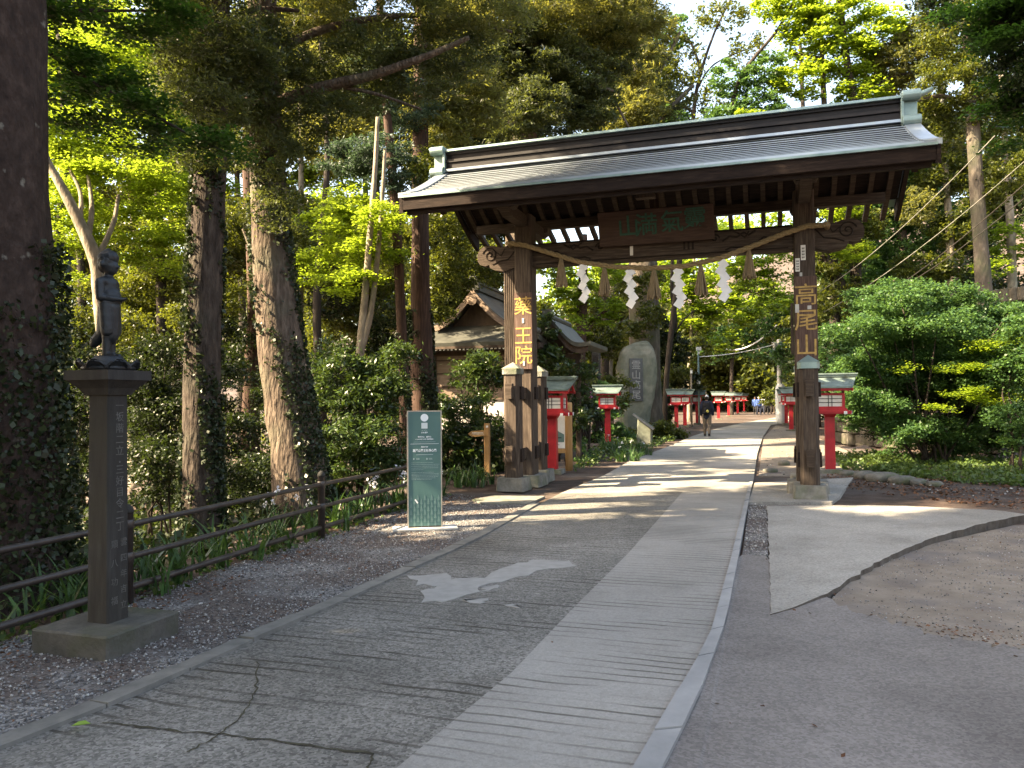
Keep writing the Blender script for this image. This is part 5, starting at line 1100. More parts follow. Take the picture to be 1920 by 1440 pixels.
# ================================================================== TREES
def spread(n, x0, x1, y0, y1, rx, ry, od, dd=2.0, jitter=0.35):
    """n blobs scattered over a window of the view"""
    out = []
    for i in range(n):
        q = rng.uniform(1 - jitter, 1 + jitter)
        out.append((rng.uniform(x0, x1), rng.uniform(y0, y1), rng.uniform(-dd, dd), rx * q, ry * q, od))
    return out
tree_px('giant trunk at the left edge with dark flaking bark and ivy up one side', 6.6, [(-50, 1175, 330), (-52, 1050, 300), (-58, 700, 282), (-62, 200, 268), (-66, -500, 245), (-70, -1600, 200)], 'bark_giant',
        [('needle', [(-60, -1500, 0, 700, 500, 1.6), (100, -700, 0, 500, 260, 1.2), (150, -60, 2.5, 130, 60, 1.6)])], ivy=(-0.6, 3.0, 1500, 2.2), seg=28, seed=2, name='cedar_tree')
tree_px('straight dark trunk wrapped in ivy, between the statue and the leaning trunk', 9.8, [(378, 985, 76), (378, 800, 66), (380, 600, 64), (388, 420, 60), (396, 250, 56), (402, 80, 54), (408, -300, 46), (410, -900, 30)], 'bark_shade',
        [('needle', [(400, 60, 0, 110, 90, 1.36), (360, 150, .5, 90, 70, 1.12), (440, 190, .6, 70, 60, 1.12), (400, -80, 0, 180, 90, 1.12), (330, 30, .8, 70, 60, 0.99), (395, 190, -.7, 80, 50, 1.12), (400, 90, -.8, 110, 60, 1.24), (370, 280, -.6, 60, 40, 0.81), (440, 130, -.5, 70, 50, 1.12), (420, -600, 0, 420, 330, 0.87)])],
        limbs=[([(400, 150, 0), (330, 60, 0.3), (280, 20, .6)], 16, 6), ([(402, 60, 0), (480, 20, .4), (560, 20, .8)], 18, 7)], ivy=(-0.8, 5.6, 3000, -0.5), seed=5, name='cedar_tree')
tree_px('leaning trunk with a brightly sunlit left side and shaggy ivy on the right', 11.0, [(572, 962, 96), (552, 830, 92), (530, 690, 84), (514, 540, 74), (504, 400, 66), (497, 230, 60), (492, 60, 54), (488, -300, 44), (486, -800, 30)], 'bark_cedar',
        [('needle', [(560, 150, .5, 80, 60, 1.05), (660, 170, .3, 80, 45, 1.05), (770, 140, 0, 80, 50, 1.12), (640, 60, 1, 110, 50, 0.99), (500, 260, .6, 60, 60, 0.99), (850, 90, 0, 80, 60, 1.12), (505, 290, -.7, 60, 50, 1.05), (480, 200, -.7, 60, 50, 1.12), (510, 100, -.7, 90, 60, 1.24), (560, 250, 0, 60, 40, 0.81), (520, 390, -.6, 50, 50, 0.62), (700, 100, -.4, 90, 40, 1.05), (620, 210, -.4, 70, 40, 0.93)]), ('needle_warm', [(720, 20, 0, 160, 50, 1.12), (560, 20, .5, 100, 50, 0.93), (880, 10, -.5, 130, 60, 1.12), (700, -200, 0, 380, 120, 0.87), (520, -600, 0, 420, 300, 0.87)])],
        limbs=[([(498, 200, 0), (600, 165, -.3), (700, 140, -.5), (800, 105, -.6), (880, 70, -.7)], 26, 8), ([(495, 110, 0), (590, 60, 0), (700, 35, 0), (820, 30, 0), (960, 60, 0)], 20, 6), ([(620, 160, -.3), (700, 175, -.4), (790, 205, -.6)], 9, 4), ([(512, 560, 0), (480, 490, .3), (455, 430, .5)], 9, 4)],
        ivy=(-0.8, 5.2, 2000, 1.2), seed=9, name='cedar_tree')
tree_px('thin straight reddish trunk left of the shrine hall, ivy on its foot', 16.0, [(760, 790, 22), (754, 640, 19), (744, 430, 18), (730, 260, 16), (716, 100, 14), (708, -150, 12)], 'bark_red',
        [('needle_cool', [(700, 290, 0, 75, 40, 1.5), (650, 300, .5, 70, 30, 1.4), (740, 330, 0, 45, 35, 1.4), (760, 200, .4, 60, 50, 1.4), (700, 120, 0, 70, 60, 1.3)])], ivy=(0.0, 3.0, 2200, 0.3), seed=11, name='young_cedar')
tree_px('dark trunk with a sunlit ivy covered foot, right behind the green sign', 17.0, [(792, 810, 52), (790, 700, 46), (788, 540, 36), (787, 400, 31), (788, 250, 29), (790, 60, 26), (790, -250, 22)], 'bark_red',
        [('needle_warm', [(820, 250, .6, 70, 80, 1.7), (870, 190, 1, 80, 70, 1.7), (790, 170, .5, 60, 60, 1.6), (840, 110, 1, 90, 60, 1.6)]), ('broad', [(840, 440, 1, 60, 60, 1.6), (760, 420, 2, 40, 50, 1.4), (880, 490, 3, 60, 55, 1.9), (810, 560, 2.5, 50, 50, 1.5), (800, 330, -.6, 40, 50, 1.5), (840, 500, 2, 40, 40, 1.5)])], ivy=(-0.4, 3.6, 2200, 0.6), seed=13, name='cedar_tree')
tree_px('pale slim forked tree with fresh green leaves among the dark shrubs', 15.0, [(670, 740, 19), (674, 680, 17), (684, 560, 14), (692, 460, 12), (703, 320, 9), (708, 220, 7)], 'bark_pale',
        [('maple', [(640, 430, 1, 90, 45, 1.5), (700, 470, .5, 70, 40, 1.5), (600, 500, 1.5, 70, 45, 1.3), (660, 530, 0, 60, 35, 1.2), (720, 410, 0, 55, 35, 1.3), (650, 385, 1, 60, 30, 1.1)])],
        limbs=[([(676, 660, 0), (694, 590, 0), (706, 500, .1), (716, 380, .2), (722, 280, .3)], 14, 6)], seed=17, name='maple_tree')
tree_px('big reddish cedar trunk rising behind the gate roof', 24.0, [(972, 700, 66), (975, 500, 60), (978, 300, 57), (982, 120, 54), (986, -100, 48), (990, -500, 34)], 'bark_cedar',
        [('needle', [(900, 130, 0, 100, 70, 1.9), (1000, 100, -1.5, 100, 70, 1.9), (1080, 140, -1, 80, 60, 1.7), (930, 40, 0, 120, 60, 1.9), (1060, 50, 0, 110, 60, 1.8), (1150, 100, 0, 60, 50, 1.4), (950, 230, -2, 60, 40, 1.6), (860, 230, 0, 70, 60, 1.9), (1010, 190, -2, 60, 50, 1.6), (1110, 200, -1, 60, 50, 1.6)]), ('needle_warm', [(1000, 10, -2, 170, 50, 1.8), (1160, 30, -1, 90, 60, 1.6), (860, 50, -1, 100, 60, 1.6), (990, -200, 0, 300, 130, 1.3)]), ('needle_cool', [(1040, 210, 0, 80, 50, 1.5), (910, 240, 1, 70, 50, 1.5)])],
        limbs=[([(984, 180, 0), (1060, 150, -1), (1150, 170, -1.5)], 12, 4), ([(980, 240, 0), (910, 190, -1), (840, 180, -1.6)], 12, 4), ([(1000, 60, 0), (1100, 110, -.5), (1180, 240, -1)], 8, 4)], seed=19, name='cedar_tree')
tree_px('massive sunlit cedar trunk behind the rock monument, seen under the rope', 37.0, [(1210, 770, 66), (1209, 650, 58), (1207, 520, 54), (1204, 350, 50), (1202, 100, 46), (1200, -200, 36)], 'bark_grey',
        [('needle', [(1150, 210, 0, 70, 45, 1.6), (1240, 190, 0, 60, 40, 1.4), (1190, 120, 0, 70, 40, 1.2), (1130, 290, 0, 80, 50, 1.5)]), ('needle_warm', [(1180, 230, -2, 60, 30, 1.2), (1220, 60, 0, 50, 40, 1.0), (1200, 200, -2.5, 60, 40, 1.5), (1195, 120, -2.5, 50, 50, 1.6), (1190, 40, -2.5, 60, 40, 1.6)]), ('broad', [(1205, 470, -3, 50, 20, 1.3), (1170, 280, -3, 60, 30, 1.4), (1180, 540, -2.4, 34, 24, 1.4), (1225, 590, -2.2, 30, 26, 1.4), (1190, 620, -2, 34, 18, 1.4), (1228, 520, -2.4, 24, 20, 1.2)])],
        limbs=[([(1204, 260, 0), (1260, 200, 0), (1300, 160, 0)], 14, 6), ([(1203, 180, 0), (1250, 110, 0), (1275, 60, 0)], 12, 5)], seed=23, name='cedar_tree')
tree_px('forked maple with bright yellow green leaves rising behind the statue', 12.0, [(200, 700, 30), (188, 560, 27), (180, 490, 25), (150, 420, 21), (118, 355, 17), (88, 300, 13), (70, 240, 10)], 'bark_pale',
        [('maple', [(140, 330, 1, 80, 60, 1.6), (240, 330, 1, 80, 45, 1.5), (130, 440, 1.5, 60, 50, 1.6), (260, 420, 1.5, 70, 50, 1.4), (100, 250, 1, 70, 50, 1.5), (180, 250, 1.5, 80, 45, 1.4), (110, 520, 2, 40, 40, 1.5), (300, 480, 2, 60, 45, 1.2), (130, 120, 2.5, 70, 60, 1.8), (220, 90, 3, 80, 60, 1.6), (300, 320, 2, 60, 60, 1.5), (120, 380, 2, 60, 70, 1.8), (230, 200, 3, 90, 60, 1.6), (330, 400, 2.5, 50, 60, 1.4)])],
        limbs=[([(165, 450, 0), (172, 390, .2), (165, 330, .5)], 12, 6), ([(180, 490, 0), (212, 420, .3), (222, 365, .5)], 12, 6), ([(150, 420, 0), (150, 360, .3), (120, 300, .6)], 10, 5)], seed=29, name='maple_tree')
tree_px('near maple spreading a shaded deep green branch across the upper left', 7.8, [(10, 1050, 50), (15, 700, 40), (25, 300, 34), (40, 60, 28), (50, -200, 20)], 'bark_dark',
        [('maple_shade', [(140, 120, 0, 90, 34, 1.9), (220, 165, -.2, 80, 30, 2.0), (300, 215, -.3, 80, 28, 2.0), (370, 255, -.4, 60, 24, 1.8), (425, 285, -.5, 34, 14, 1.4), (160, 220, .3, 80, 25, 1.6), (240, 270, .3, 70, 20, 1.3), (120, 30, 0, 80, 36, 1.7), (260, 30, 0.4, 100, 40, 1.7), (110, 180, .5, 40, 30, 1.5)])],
        limbs=[([(40, 60, 0), (150, 140, -.1), (260, 200, -.3), (360, 255, -.4), (430, 288, -.5)], 10, 2), ([(45, 20, 0), (160, 20, 0), (300, 20, .3)], 10, 4)], seed=31, name='maple_tree')
# right of the gate
tree_px('tall mottled grey trunk high on the right bank among green leaves', 26.0, [(1846, 560, 30), (1838, 450, 25), (1830, 330, 25), (1822, 200, 22), (1812, 60, 18), (1805, -150, 14)], 'bark_grey',
        [('broad', [(1780, 160, 0, 70, 55, 1.8), (1860, 200, 0, 60, 60, 1.8), (1740, 240, 1, 60, 50, 1.7), (1880, 330, 0, 50, 60, 1.7), (1800, 60, 0, 80, 60, 1.7)])], limbs=[([(1822, 200, 0), (1760, 180, 0), (1690, 200, 0)], 12, 4)], seed=37, name='oak_tree')
tree_px('slim tree with dark trunk against the bright sky gap above the roof', 42.0, [(1246, 780, 10), (1252, 680, 10), (1266, 560, 10), (1284, 400, 11), (1296, 300, 13), (1300, 220, 8), (1310, 150, 6), (1340, 60, 4), (1380, -20, 3)], 'bark_dark',
        [('broad', [(1240, 150, 0, 40, 50, 1.3), (1290, 250, 0, 60, 26, 1.3), (1350, 30, 0, 60, 26, .8), (1290, 110, 0, 40, 60, .45), (1330, 190, 0, 40, 30, .6), (1400, 100, 0, 40, 40, .5)]), ('maple_cool', [(1260, 60, 0, 35, 35, 1.0), (1240, 225, -1, 50, 30, 1.3)])],
        limbs=[([(1300, 210, 0), (1260, 190, 0), (1225, 195, 0)], 6, 3), ([(1306, 170, 0), (1340, 120, 0), (1420, 85, 0)], 4, 2), ([(1315, 140, 0), (1300, 90, 0), (1270, 40, 0)], 6, 3)], seed=41, name='oak_tree')
tree_px('curved dark stem right of the sky gap, with light green foliage', 31.0, [(1650, 740, 24), (1620, 640, 22), (1570, 520, 18), (1480, 380, 16), (1385, 260, 14), (1376, 180, 9), (1405, 120, 7), (1455, 60, 5), (1490, 0, 4)], 'bark_dark',
        [('maple_cool', [(1370, 150, 0, 40, 35, 1.7), (1420, 200, 0, 60, 34, 1.7), (1350, 215, 0, 40, 22, 1.4), (1440, 130, 0, 40, 35, 1.5)]), ('maple', [(1400, 230, -1, 50, 20, 1.3), (1490, 30, 0, 60, 40, 1.5), (1440, 10, 0, 40, 25, 1.1)])], seed=43, name='maple_tree')
tree_px('yellow green maple crowding the sky above the right end of the roof', 31.0, [(1625, 700, 24), (1606, 560, 20), (1605, 350, 18), (1600, 200, 15), (1580, 60, 12), (1570, -100, 8)], 'bark_dark',
        [('maple', [(1520, 60, 0, 60, 50, 1.9), (1580, 110, 0, 70, 45, 1.9), (1500, 150, 0, 60, 40, 1.8), (1640, 60, 0, 60, 50, 1.7), (1560, 20, 0, 80, 35, 1.7), (1620, 170, 0, 60, 30, 1.7)]), ('needle_warm', [(1620, 240, 1, 60, 40, 1.8), (1690, 110, 0, 60, 50, 1.9), (1740, 70, 0, 60, 50, 1.7), (1660, 150, 1, 60, 40, 1.6)])],
        limbs=[([(1600, 200, 0), (1660, 150, 0), (1740, 130, 0)], 8, 3), ([(1595, 150, 0), (1540, 110, 0), (1480, 100, 0)], 8, 3)], seed=47, name='maple_tree')
tree_px('dark foliage of a near tree hanging into the upper right corner', 9.0, [(2050, 1000, 70), (2045, 600, 62), (2035, 200, 56), (2020, -150, 50)], 'bark_dark',
        [('maple_shade', [(1885, 60, 0, 70, 60, 2.3), (1900, 160, .3, 50, 50, 2.1), (1850, 10, 0, 70, 30, 2.0), (1905, 240, .4, 34, 40, 1.6)]), ('broad_dark', [(1800, -10, 0.5, 90, 30, 1.6), (1960, 100, 0, 80, 120, 2)])],
        limbs=[([(2030, 100, 0), (1950, 60, 0), (1860, 40, 0)], 20, 5)], seed=53, name='oak_tree')
# hillside woods at the right
for i, (px, D, col_, wpx, lab, blobs) in enumerate((
    (1560, 31, 'bark_dark', 16, 'leaning dark trunk on the right bank seen just past the gate post', [('broad', [(1560, 480, 0, 60, 50, 1.7), (1600, 420, 0, 60, 45, 1.7), (1545, 560, -1, 40, 40, 1.4), (1600, 570, 0, 50, 50, 1.6)]), ('maple', [(1600, 470, -2, 50, 22, 1.3), (1580, 390, -1, 40, 25, 1.2)])]),
    (1690, 34, 'bark_cedar', 18, 'tree with cool green crown midway up the right bank', [('maple_cool', [(1600, 500, 0, 70, 50, 1.9), (1620, 600, 0, 60, 60, 1.9), (1680, 350, 0, 80, 50, 2.0), (1740, 420, 0, 70, 50, 1.8), (1640, 420, 0, 60, 40, 1.7), (1700, 480, 0, 80, 40, 1.8)]), ('maple', [(1640, 300, 0, 60, 35, 1.5), (1700, 280, -1, 50, 25, 1.2)])]),
    (1780, 32, 'bark_pale', 14, 'slender tree with warm toned leaves on the right bank', [('broad', [(1770, 330, 0, 60, 50, 1.8), (1800, 430, 0, 50, 50, 1.7), (1740, 500, -1, 70, 30, 1.6)]), ('needle_warm', [(1760, 260, 0, 60, 40, 1.6), (1720, 390, -2, 40, 40, 1.0)])]),
    (1895, 33, 'bark_pale', 15, 'slim trunk beside the terrace wall at the right edge', [('maple', [(1890, 450, 0, 50, 40, 1.6), (1860, 500, -3, 40, 20, 1.2)]), ('broad', [(1900, 270, 0, 50, 60, 1.7), (1840, 380, 2, 40, 60, 1.5)])]),
    (1640, 45, 'bark_dark', 14, 'dark tree filling the gap behind the roof end on the right bank', [('broad_dark', [(1600, 330, 0, 80, 60, 1.8), (1700, 230, 0, 80, 60, 1.8), (1800, 260, 0, 90, 70, 1.8), (1880, 160, 0, 70, 80, 1.8), (1560, 430, 0, 60, 70, 1.8), (1660, 520, 0, 80, 60, 1.8), (1800, 500, 0, 80, 60, 1.8)])]),
    (1520, 42, 'bark_dark', 12, 'distant bushy tree between the right post and the bank', [('broad', [(1545, 330, 0, 50, 50, 1.6), (1530, 620, 0, 60, 50, 1.8), (1600, 640, 0, 60, 40, 1.8)]), ('needle', [(1600, 270, 0, 60, 40, 1.5), (1500, 250, 0, 50, 30, 1.3)])]))):
    tree_px(lab, D, [(px + 8, 700, wpx * 1.3), (px + 4, 560, wpx * 1.1), (px, 430, wpx), (px - 12, 250, wpx * 0.7), (px - 20, 80, wpx * 0.5)], col_, blobs, seed=60 + i, name='oak_tree', seg=10)
# woods seen through the gate
for i, (px, D, col_, wpx, lab, name, blobs) in enumerate((
    (1085, 33, 'bark_red', 22, 'reddish trunk with bright leaves just right of the left gate post', 'maple_tree', [('maple', [(1060, 540, 0, 50, 35, 1.7), (1110, 580, 0, 60, 35, 1.7), (1040, 500, 0, 40, 25, 1.3), (1130, 520, 0, 50, 25, 1.6), (1060, 620, -2, 50, 25, 1.4)]), ('broad', [(1080, 650, 2, 60, 40, 1.6), (1130, 640, 2, 40, 40, 1.4)])]),
    (1292, 54, 'bark_pale', 6, 'pale branching maple above the lanterns, leaves glowing yellow green', 'maple_tree', [('maple', [(1270, 540, 0, 60, 30, 1.8), (1330, 560, 0, 70, 30, 1.8), (1290, 600, 0, 60, 25, 1.8), (1380, 590, 0, 60, 30, 1.7), (1320, 510, 0, 70, 25, 1.6), (1260, 490, 0, 50, 25, 1.4), (1350, 640, 0, 50, 22, 1.3)])]),
    (1372, 74, 'bark_dark', 6, 'dark forked trunk beyond the walking hiker', 'maple_tree', [('maple_cool', [(1360, 640, 0, 50, 20, 1.6), (1400, 620, 0, 50, 24, 1.6), (1330, 670, 0, 40, 14, 1.2), (1420, 660, 0, 40, 18, 1.4)]), ('maple', [(1380, 580, 0, 50, 22, 1.3)])]),
    (1498, 45, 'bark_dark', 14, 'maple with layered green boughs left of the right gate post', 'maple_tree', [('maple', [(1430, 530, 0, 60, 22, 1.8), (1460, 570, 0, 50, 22, 1.7), (1410, 500, 0, 60, 20, 1.6), (1440, 480, 0, 60, 18, 1.4)]), ('maple_cool', [(1460, 610, 0, 40, 25, 1.5), (1480, 670, 2, 30, 40, 1.4)])]),
    (1380, 112, 'bark_cedar', 10, 'tall far trunk at the end of the path', 'cedar_tree', [('broad', [(1390, 690, 0, 50, 22, 1.5), (1440, 700, 0, 50, 25, 1.5), (1350, 700, 0, 40, 20, 1.4), (1300, 690, 0, 40, 25, 1.4)]), ('broad_dark', [(1400, 735, 0, 60, 14, 1.6), (1460, 740, 0, 40, 16, 1.6)])]),
    (1252, 47, 'bark_dark', 9, 'dark leaning trunk in the shade right of the rock monument', 'oak_tree', [('broad_dark', [(1255, 660, 0, 36, 36, 2.0), (1240, 700, 0, 30, 40, 2.0), (1280, 720, 0, 36, 30, 1.8), (1235, 620, 0, 30, 30, 1.6)]), ('broad', [(1265, 700, -2, 30, 20, 1.2), (1300, 660, 2, 40, 30, 1.5)])]),
    (1140, 47, 'bark_pale', 16, 'pale trunk beyond the stone stele', 'oak_tree', [('broad', [(1150, 600, 0, 50, 35, 1.6), (1180, 560, 0, 40, 40, 1.4), (1110, 560, 0, 50, 30, 1.4)]), ('needle_warm', [(1170, 640, -3, 40, 24, 1.5), (1200, 600, -3, 30, 30, 1.2)]), ('maple', [(1190, 520, 0, 50, 20, 1.2)])]))):
    tree_px(lab, D, [(px, 770, wpx * 1.3), (px, 690, wpx * 1.1), (px + (14 if 'leaning' in lab else 5), 610, wpx), (px + 8, 540, wpx * 0.8), (px + 10, 440, wpx * 0.6)], col_, blobs, limbs=[([(px, 680, 0), (px - 25, 630, 0), (px - 45, 590, 0)], wpx * .5, wpx * .2), ([(px + 4, 640, 0), (px + 30, 600, 0), (px + 55, 580, 0)], wpx * .5, wpx * .2)], seed=80 + i, name=name, seg=10)
# woods behind the fence at the left
BACK = (
    (450, 36, 'bark_dark', 14, 'sunlit broadleaf tree far behind the ivy trunk', 'oak_tree', [('broad', spread(9, 330, 600, 20, 330, 90, 55, 1.7)), ('maple', spread(6, 330, 600, 60, 400, 80, 45, 1.5))]),
    (690, 40, 'bark_dark', 14, 'yellow green tree far behind the thin reddish trunk', 'oak_tree', [('broad', spread(8, 580, 800, 20, 240, 80, 50, 1.6)), ('maple', spread(4, 600, 800, 60, 280, 70, 40, 1.3))]),
    (900, 42, 'bark_dark', 14, 'sunny tree glimpsed behind the big reddish cedar', 'oak_tree', [('broad', spread(8, 800, 1090, 10, 250, 80, 50, 1.0)), ('maple', spread(5, 830, 1120, 120, 260, 70, 36, 1.0))]),
    (1130, 44, 'bark_dark', 14, 'tall leafy tree just left of the bright sky gap', 'oak_tree', [('broad', spread(7, 1050, 1240, 20, 260, 70, 45, 1.0)), ('maple_cool', spread(4, 1130, 1270, 150, 260, 60, 30, 1.0))]),
    (150, 22, 'bark_dark', 16, 'bright maple crown filling the upper left behind the near branch', 'maple_tree', [('maple', spread(12, 80, 420, 20, 330, 80, 50, 1.7)), ('broad', spread(5, 120, 420, 300, 560, 70, 50, 1.5))]))
for i, (px, D, col_, wpx, lab, name, blobs) in enumerate(BACK):
    tree_px(lab, D, [(px, 900, wpx * 1.2), (px + 5, 600, wpx), (px - 6, 300, wpx * 0.7), (px, 60, wpx * 0.4)], col_, blobs, seed=140 + i, name=name, seg=8)
for i, (px, D, col_, wpx, lab, name, blobs) in enumerate((
    (470, 19, 'bark_red', 34, 'reddish trunk in the dim wood between the two ivy trunks', 'cedar_tree', [('broad_dark', spread(6, 400, 600, 560, 900, 60, 50, 1.3)), ('broad', spread(4, 400, 560, 380, 640, 60, 50, 1.3))]),
    (300, 21, 'bark_dark', 22, 'dark leaning tree in the wood just right of the statue', 'oak_tree', [('broad', spread(6, 240, 360, 500, 760, 60, 50, 1.4)), ('broad_dark', spread(5, 240, 380, 700, 930, 60, 45, 1.4))]),
    (110, 17, 'bark_dark', 24, 'short dark trunk in the wood left of the stone pillar', 'oak_tree', [('broad_dark', spread(6, 80, 180, 560, 960, 60, 50, 1.5)), ('broad', spread(4, 80, 200, 520, 700, 50, 45, 1.3))]),
    (600, 23, 'bark_dark', 18, 'slim dark trunk in the wood behind the leaning trunk', 'oak_tree', [('broad', spread(6, 560, 740, 420, 640, 55, 45, 1.3)), ('broad_dark', spread(5, 580, 740, 560, 800, 55, 50, 1.4))]),
    (255, 26, 'bark_pale', 16, 'sunny maple deep in the wood above the statue', 'maple_tree', [('maple', spread(14, 90, 460, 60, 470, 80, 50, 1.7)), ('broad', spread(8, 250, 480, 100, 560, 65, 50, 1.5))]),
    (560, 28, 'bark_pale', 16, 'sunlit tree deep in the wood behind the leaning trunk', 'maple_tree', [('needle_warm', spread(8, 540, 780, 100, 330, 75, 45, 1.5)), ('broad', spread(8, 440, 760, 380, 600, 65, 45, 1.5)), ('maple', spread(6, 560, 760, 380, 540, 65, 40, 1.5))]),
    (870, 31, 'bark_red', 20, 'bushy tree rising behind the shrine hall', 'cedar_tree', [('broad', spread(9, 800, 960, 420, 580, 55, 45, 1.8)), ('needle_warm', spread(8, 760, 960, 180, 420, 65, 50, 1.7)), ('needle', spread(4, 830, 960, 300, 480, 50, 50, 1.2))]),
    (700, 34, 'bark_dark', 14, 'thin distant trunk glimpsed left of the reddish trunk', 'oak_tree', [('broad', spread(5, 600, 800, 500, 700, 60, 50, 1.3)), ('needle', spread(4, 560, 720, 60, 260, 80, 50, 1.0))]))):
    tree_px(lab, D, [(px, 940, wpx * 1.2), (px + rng.uniform(-8, 8), 780, wpx), (px + rng.uniform(-14, 14), 560, wpx * 0.85), (px + rng.uniform(-18, 18), 300, wpx * 0.6), (px, 60, wpx * 0.4)], col_, blobs, seed=100 + i, name=name, seg=10)
# unseen trees added left of and behind the view to shade the foreground
def shade_tree(x, y, h, r, label, blobs):
    g = H(x, y); root = empty('cedar_tree', (x, y, g), 0, label, 'tree', 'trees of the temple forest')
    MB().tube([(0, 0, -0.3), (0.05, 0.1, h * 0.3), (0, 0, h * 0.7), (0.1, 0, h)], [r * 1.3, r, r * 0.7, r * 0.2], 12, True, 0.05).build('trunk', 'bark_cedar', root, True)
    leaves_obj('crown', [blob(c, rd, od * 1.7, 0.24, 0.5, 'rand', clump=0.75, flat=0.7, shell=0.0) for c, rd, od in blobs], 'needle', root)
shade_tree(-9.5, 2.2, 17, 0.40, 'unseen tall cedar added for shade left of the giant trunk, leafy from low down', [((0, 0, 6), (3.4, 3.2, 3.4), 3.0), ((0, 0, 11), (3.0, 3.0, 3.4), 3.0)])
shade_tree(-12.5, -3.5, 18, 0.42, 'unseen tall cedar added for shade behind the viewpoint on the left slope', [((0, 0, 7), (4.0, 3.6, 4.4), 3.2), ((0, 0, 13), (3.2, 3.0, 3.4), 3.0)])
shade_tree(-11.0, 5.6, 17, 0.38, 'unseen narrow cedar added for shade down the left slope beside the giant trunk', [((0, 0, 8.5), (2.4, 1.7, 2.6), 3.0), ((0, 0, 13.0), (2.0, 1.6, 3.0), 2.6)])
shade_tree(-6.0, -4.6, 15, 0.36, 'unseen cedar added for shade, standing close behind the viewpoint left of the path', [((0, 0, 5.5), (3.2, 3.0, 3.4), 3.4), ((0, 0, 10), (2.8, 2.6, 3.0), 3.0)])
shade_tree(-7.5, -1.2, 13, 0.30, 'unseen younger cedar added for shade left of the viewpoint with boughs near the ground', [((0, 0, 4.2), (2.0, 2.2, 2.6), 3.2), ((0, 0, 8.5), (2.0, 2.0, 2.6), 3.0)])

# ------------------------------------------------------------------ shrubs
def shrub(label, px, D, blobs, mat, name='shrub', stems=5, stem_mat='bark_dark', group='shrubs below the trees', scale=1.0, base_y=None, extra=()):
    b = at(px, 900, D); g = H(b.x, b.y); root = empty(name, (b.x, b.y, g), 0, label, 'shrub', group); off = Vector((-b.x, -b.y, -g))
    if stems:
        m = MB()
        for k in range(stems):
            bl = blobs[k % len(blobs)]; tp = at(bl[0] + rng.uniform(-.3, .3) * bl[3], bl[1], D + bl[2]) + off
            s0 = Vector((rng.uniform(-.25, .25), rng.uniform(-.2, .2), -0.1)); r = 0.0018 * D
            m.tube([s0, s0.lerp(tp, .4) + Vector((rng.normal(0, .1), rng.normal(0, .1), .1)), s0.lerp(tp, .75) + Vector((rng.normal(0, .1), 0, .05)), tp], [r, r * .85, r * .6, r * .3], 6)
        m.build('stems', stem_mat, root, True)
    o = crown(blobs, mat, root, D, 'foliage', scale); o.location = off
    for em, eb in extra: o = crown(eb, em, root, D, 'foliage', scale); o.location = off
    return root
shrub('glossy leaved evergreen bush above the fence, left of the green sign', 670, 13.0, [(640, 720, 0, 60, 55, 2.0), (700, 740, 0, 60, 50, 2.0), (650, 810, -.4, 70, 55, 2.1), (720, 830, -.4, 50, 50, 2.0), (610, 860, 0, 50, 50, 1.9), (690, 880, -.4, 70, 40, 2.0), (720, 680, 0.3, 50, 40, 1.5), (620, 660, .3, 40, 35, 1.2)], 'glossy', stems=8)
shrub('dense dark evergreen bush between the green sign and the shrine hall', 850, 17.5, [(850, 850, 0, 50, 45, 2.0), (900, 840, 0, 45, 50, 2.0), (870, 780, 0, 40, 40, 1.6), (930, 860, .4, 30, 35, 1.7), (830, 790, .5, 30, 50, 1.5)], 'glossy', stems=6)
shrub('leafy evergreen spreading its boughs before the shrine hall wall', 905, 18.6, [(890, 680, 0, 45, 22, 2.0), (920, 700, 0, 40, 26, 2.0), (870, 710, .3, 30, 16, 1.5), (900, 745, 0, 45, 16, 1.3), (880, 790, 0, 40, 24, 1.4), (925, 800, 0, 26, 30, 1.6)], 'glossy', stems=7)
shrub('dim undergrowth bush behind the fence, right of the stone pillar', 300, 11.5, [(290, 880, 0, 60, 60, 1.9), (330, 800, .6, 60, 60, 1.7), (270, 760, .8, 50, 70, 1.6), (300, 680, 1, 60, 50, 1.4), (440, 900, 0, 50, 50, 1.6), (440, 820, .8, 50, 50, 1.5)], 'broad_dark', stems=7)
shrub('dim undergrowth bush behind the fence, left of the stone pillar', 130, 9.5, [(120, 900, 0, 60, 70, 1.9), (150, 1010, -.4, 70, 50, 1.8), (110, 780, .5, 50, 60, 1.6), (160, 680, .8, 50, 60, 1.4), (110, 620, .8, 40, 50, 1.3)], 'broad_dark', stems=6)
shrub('shadowy bush at the foot of the leaning trunk', 480, 13.5, [(470, 900, 0, 50, 40, 1.7), (520, 860, .4, 40, 50, 1.5), (600, 900, 0, 50, 40, 1.7), (440, 740, 1, 50, 60, 1.4), (590, 760, 1.2, 40, 70, 1.3)], 'broad_dark', stems=6)
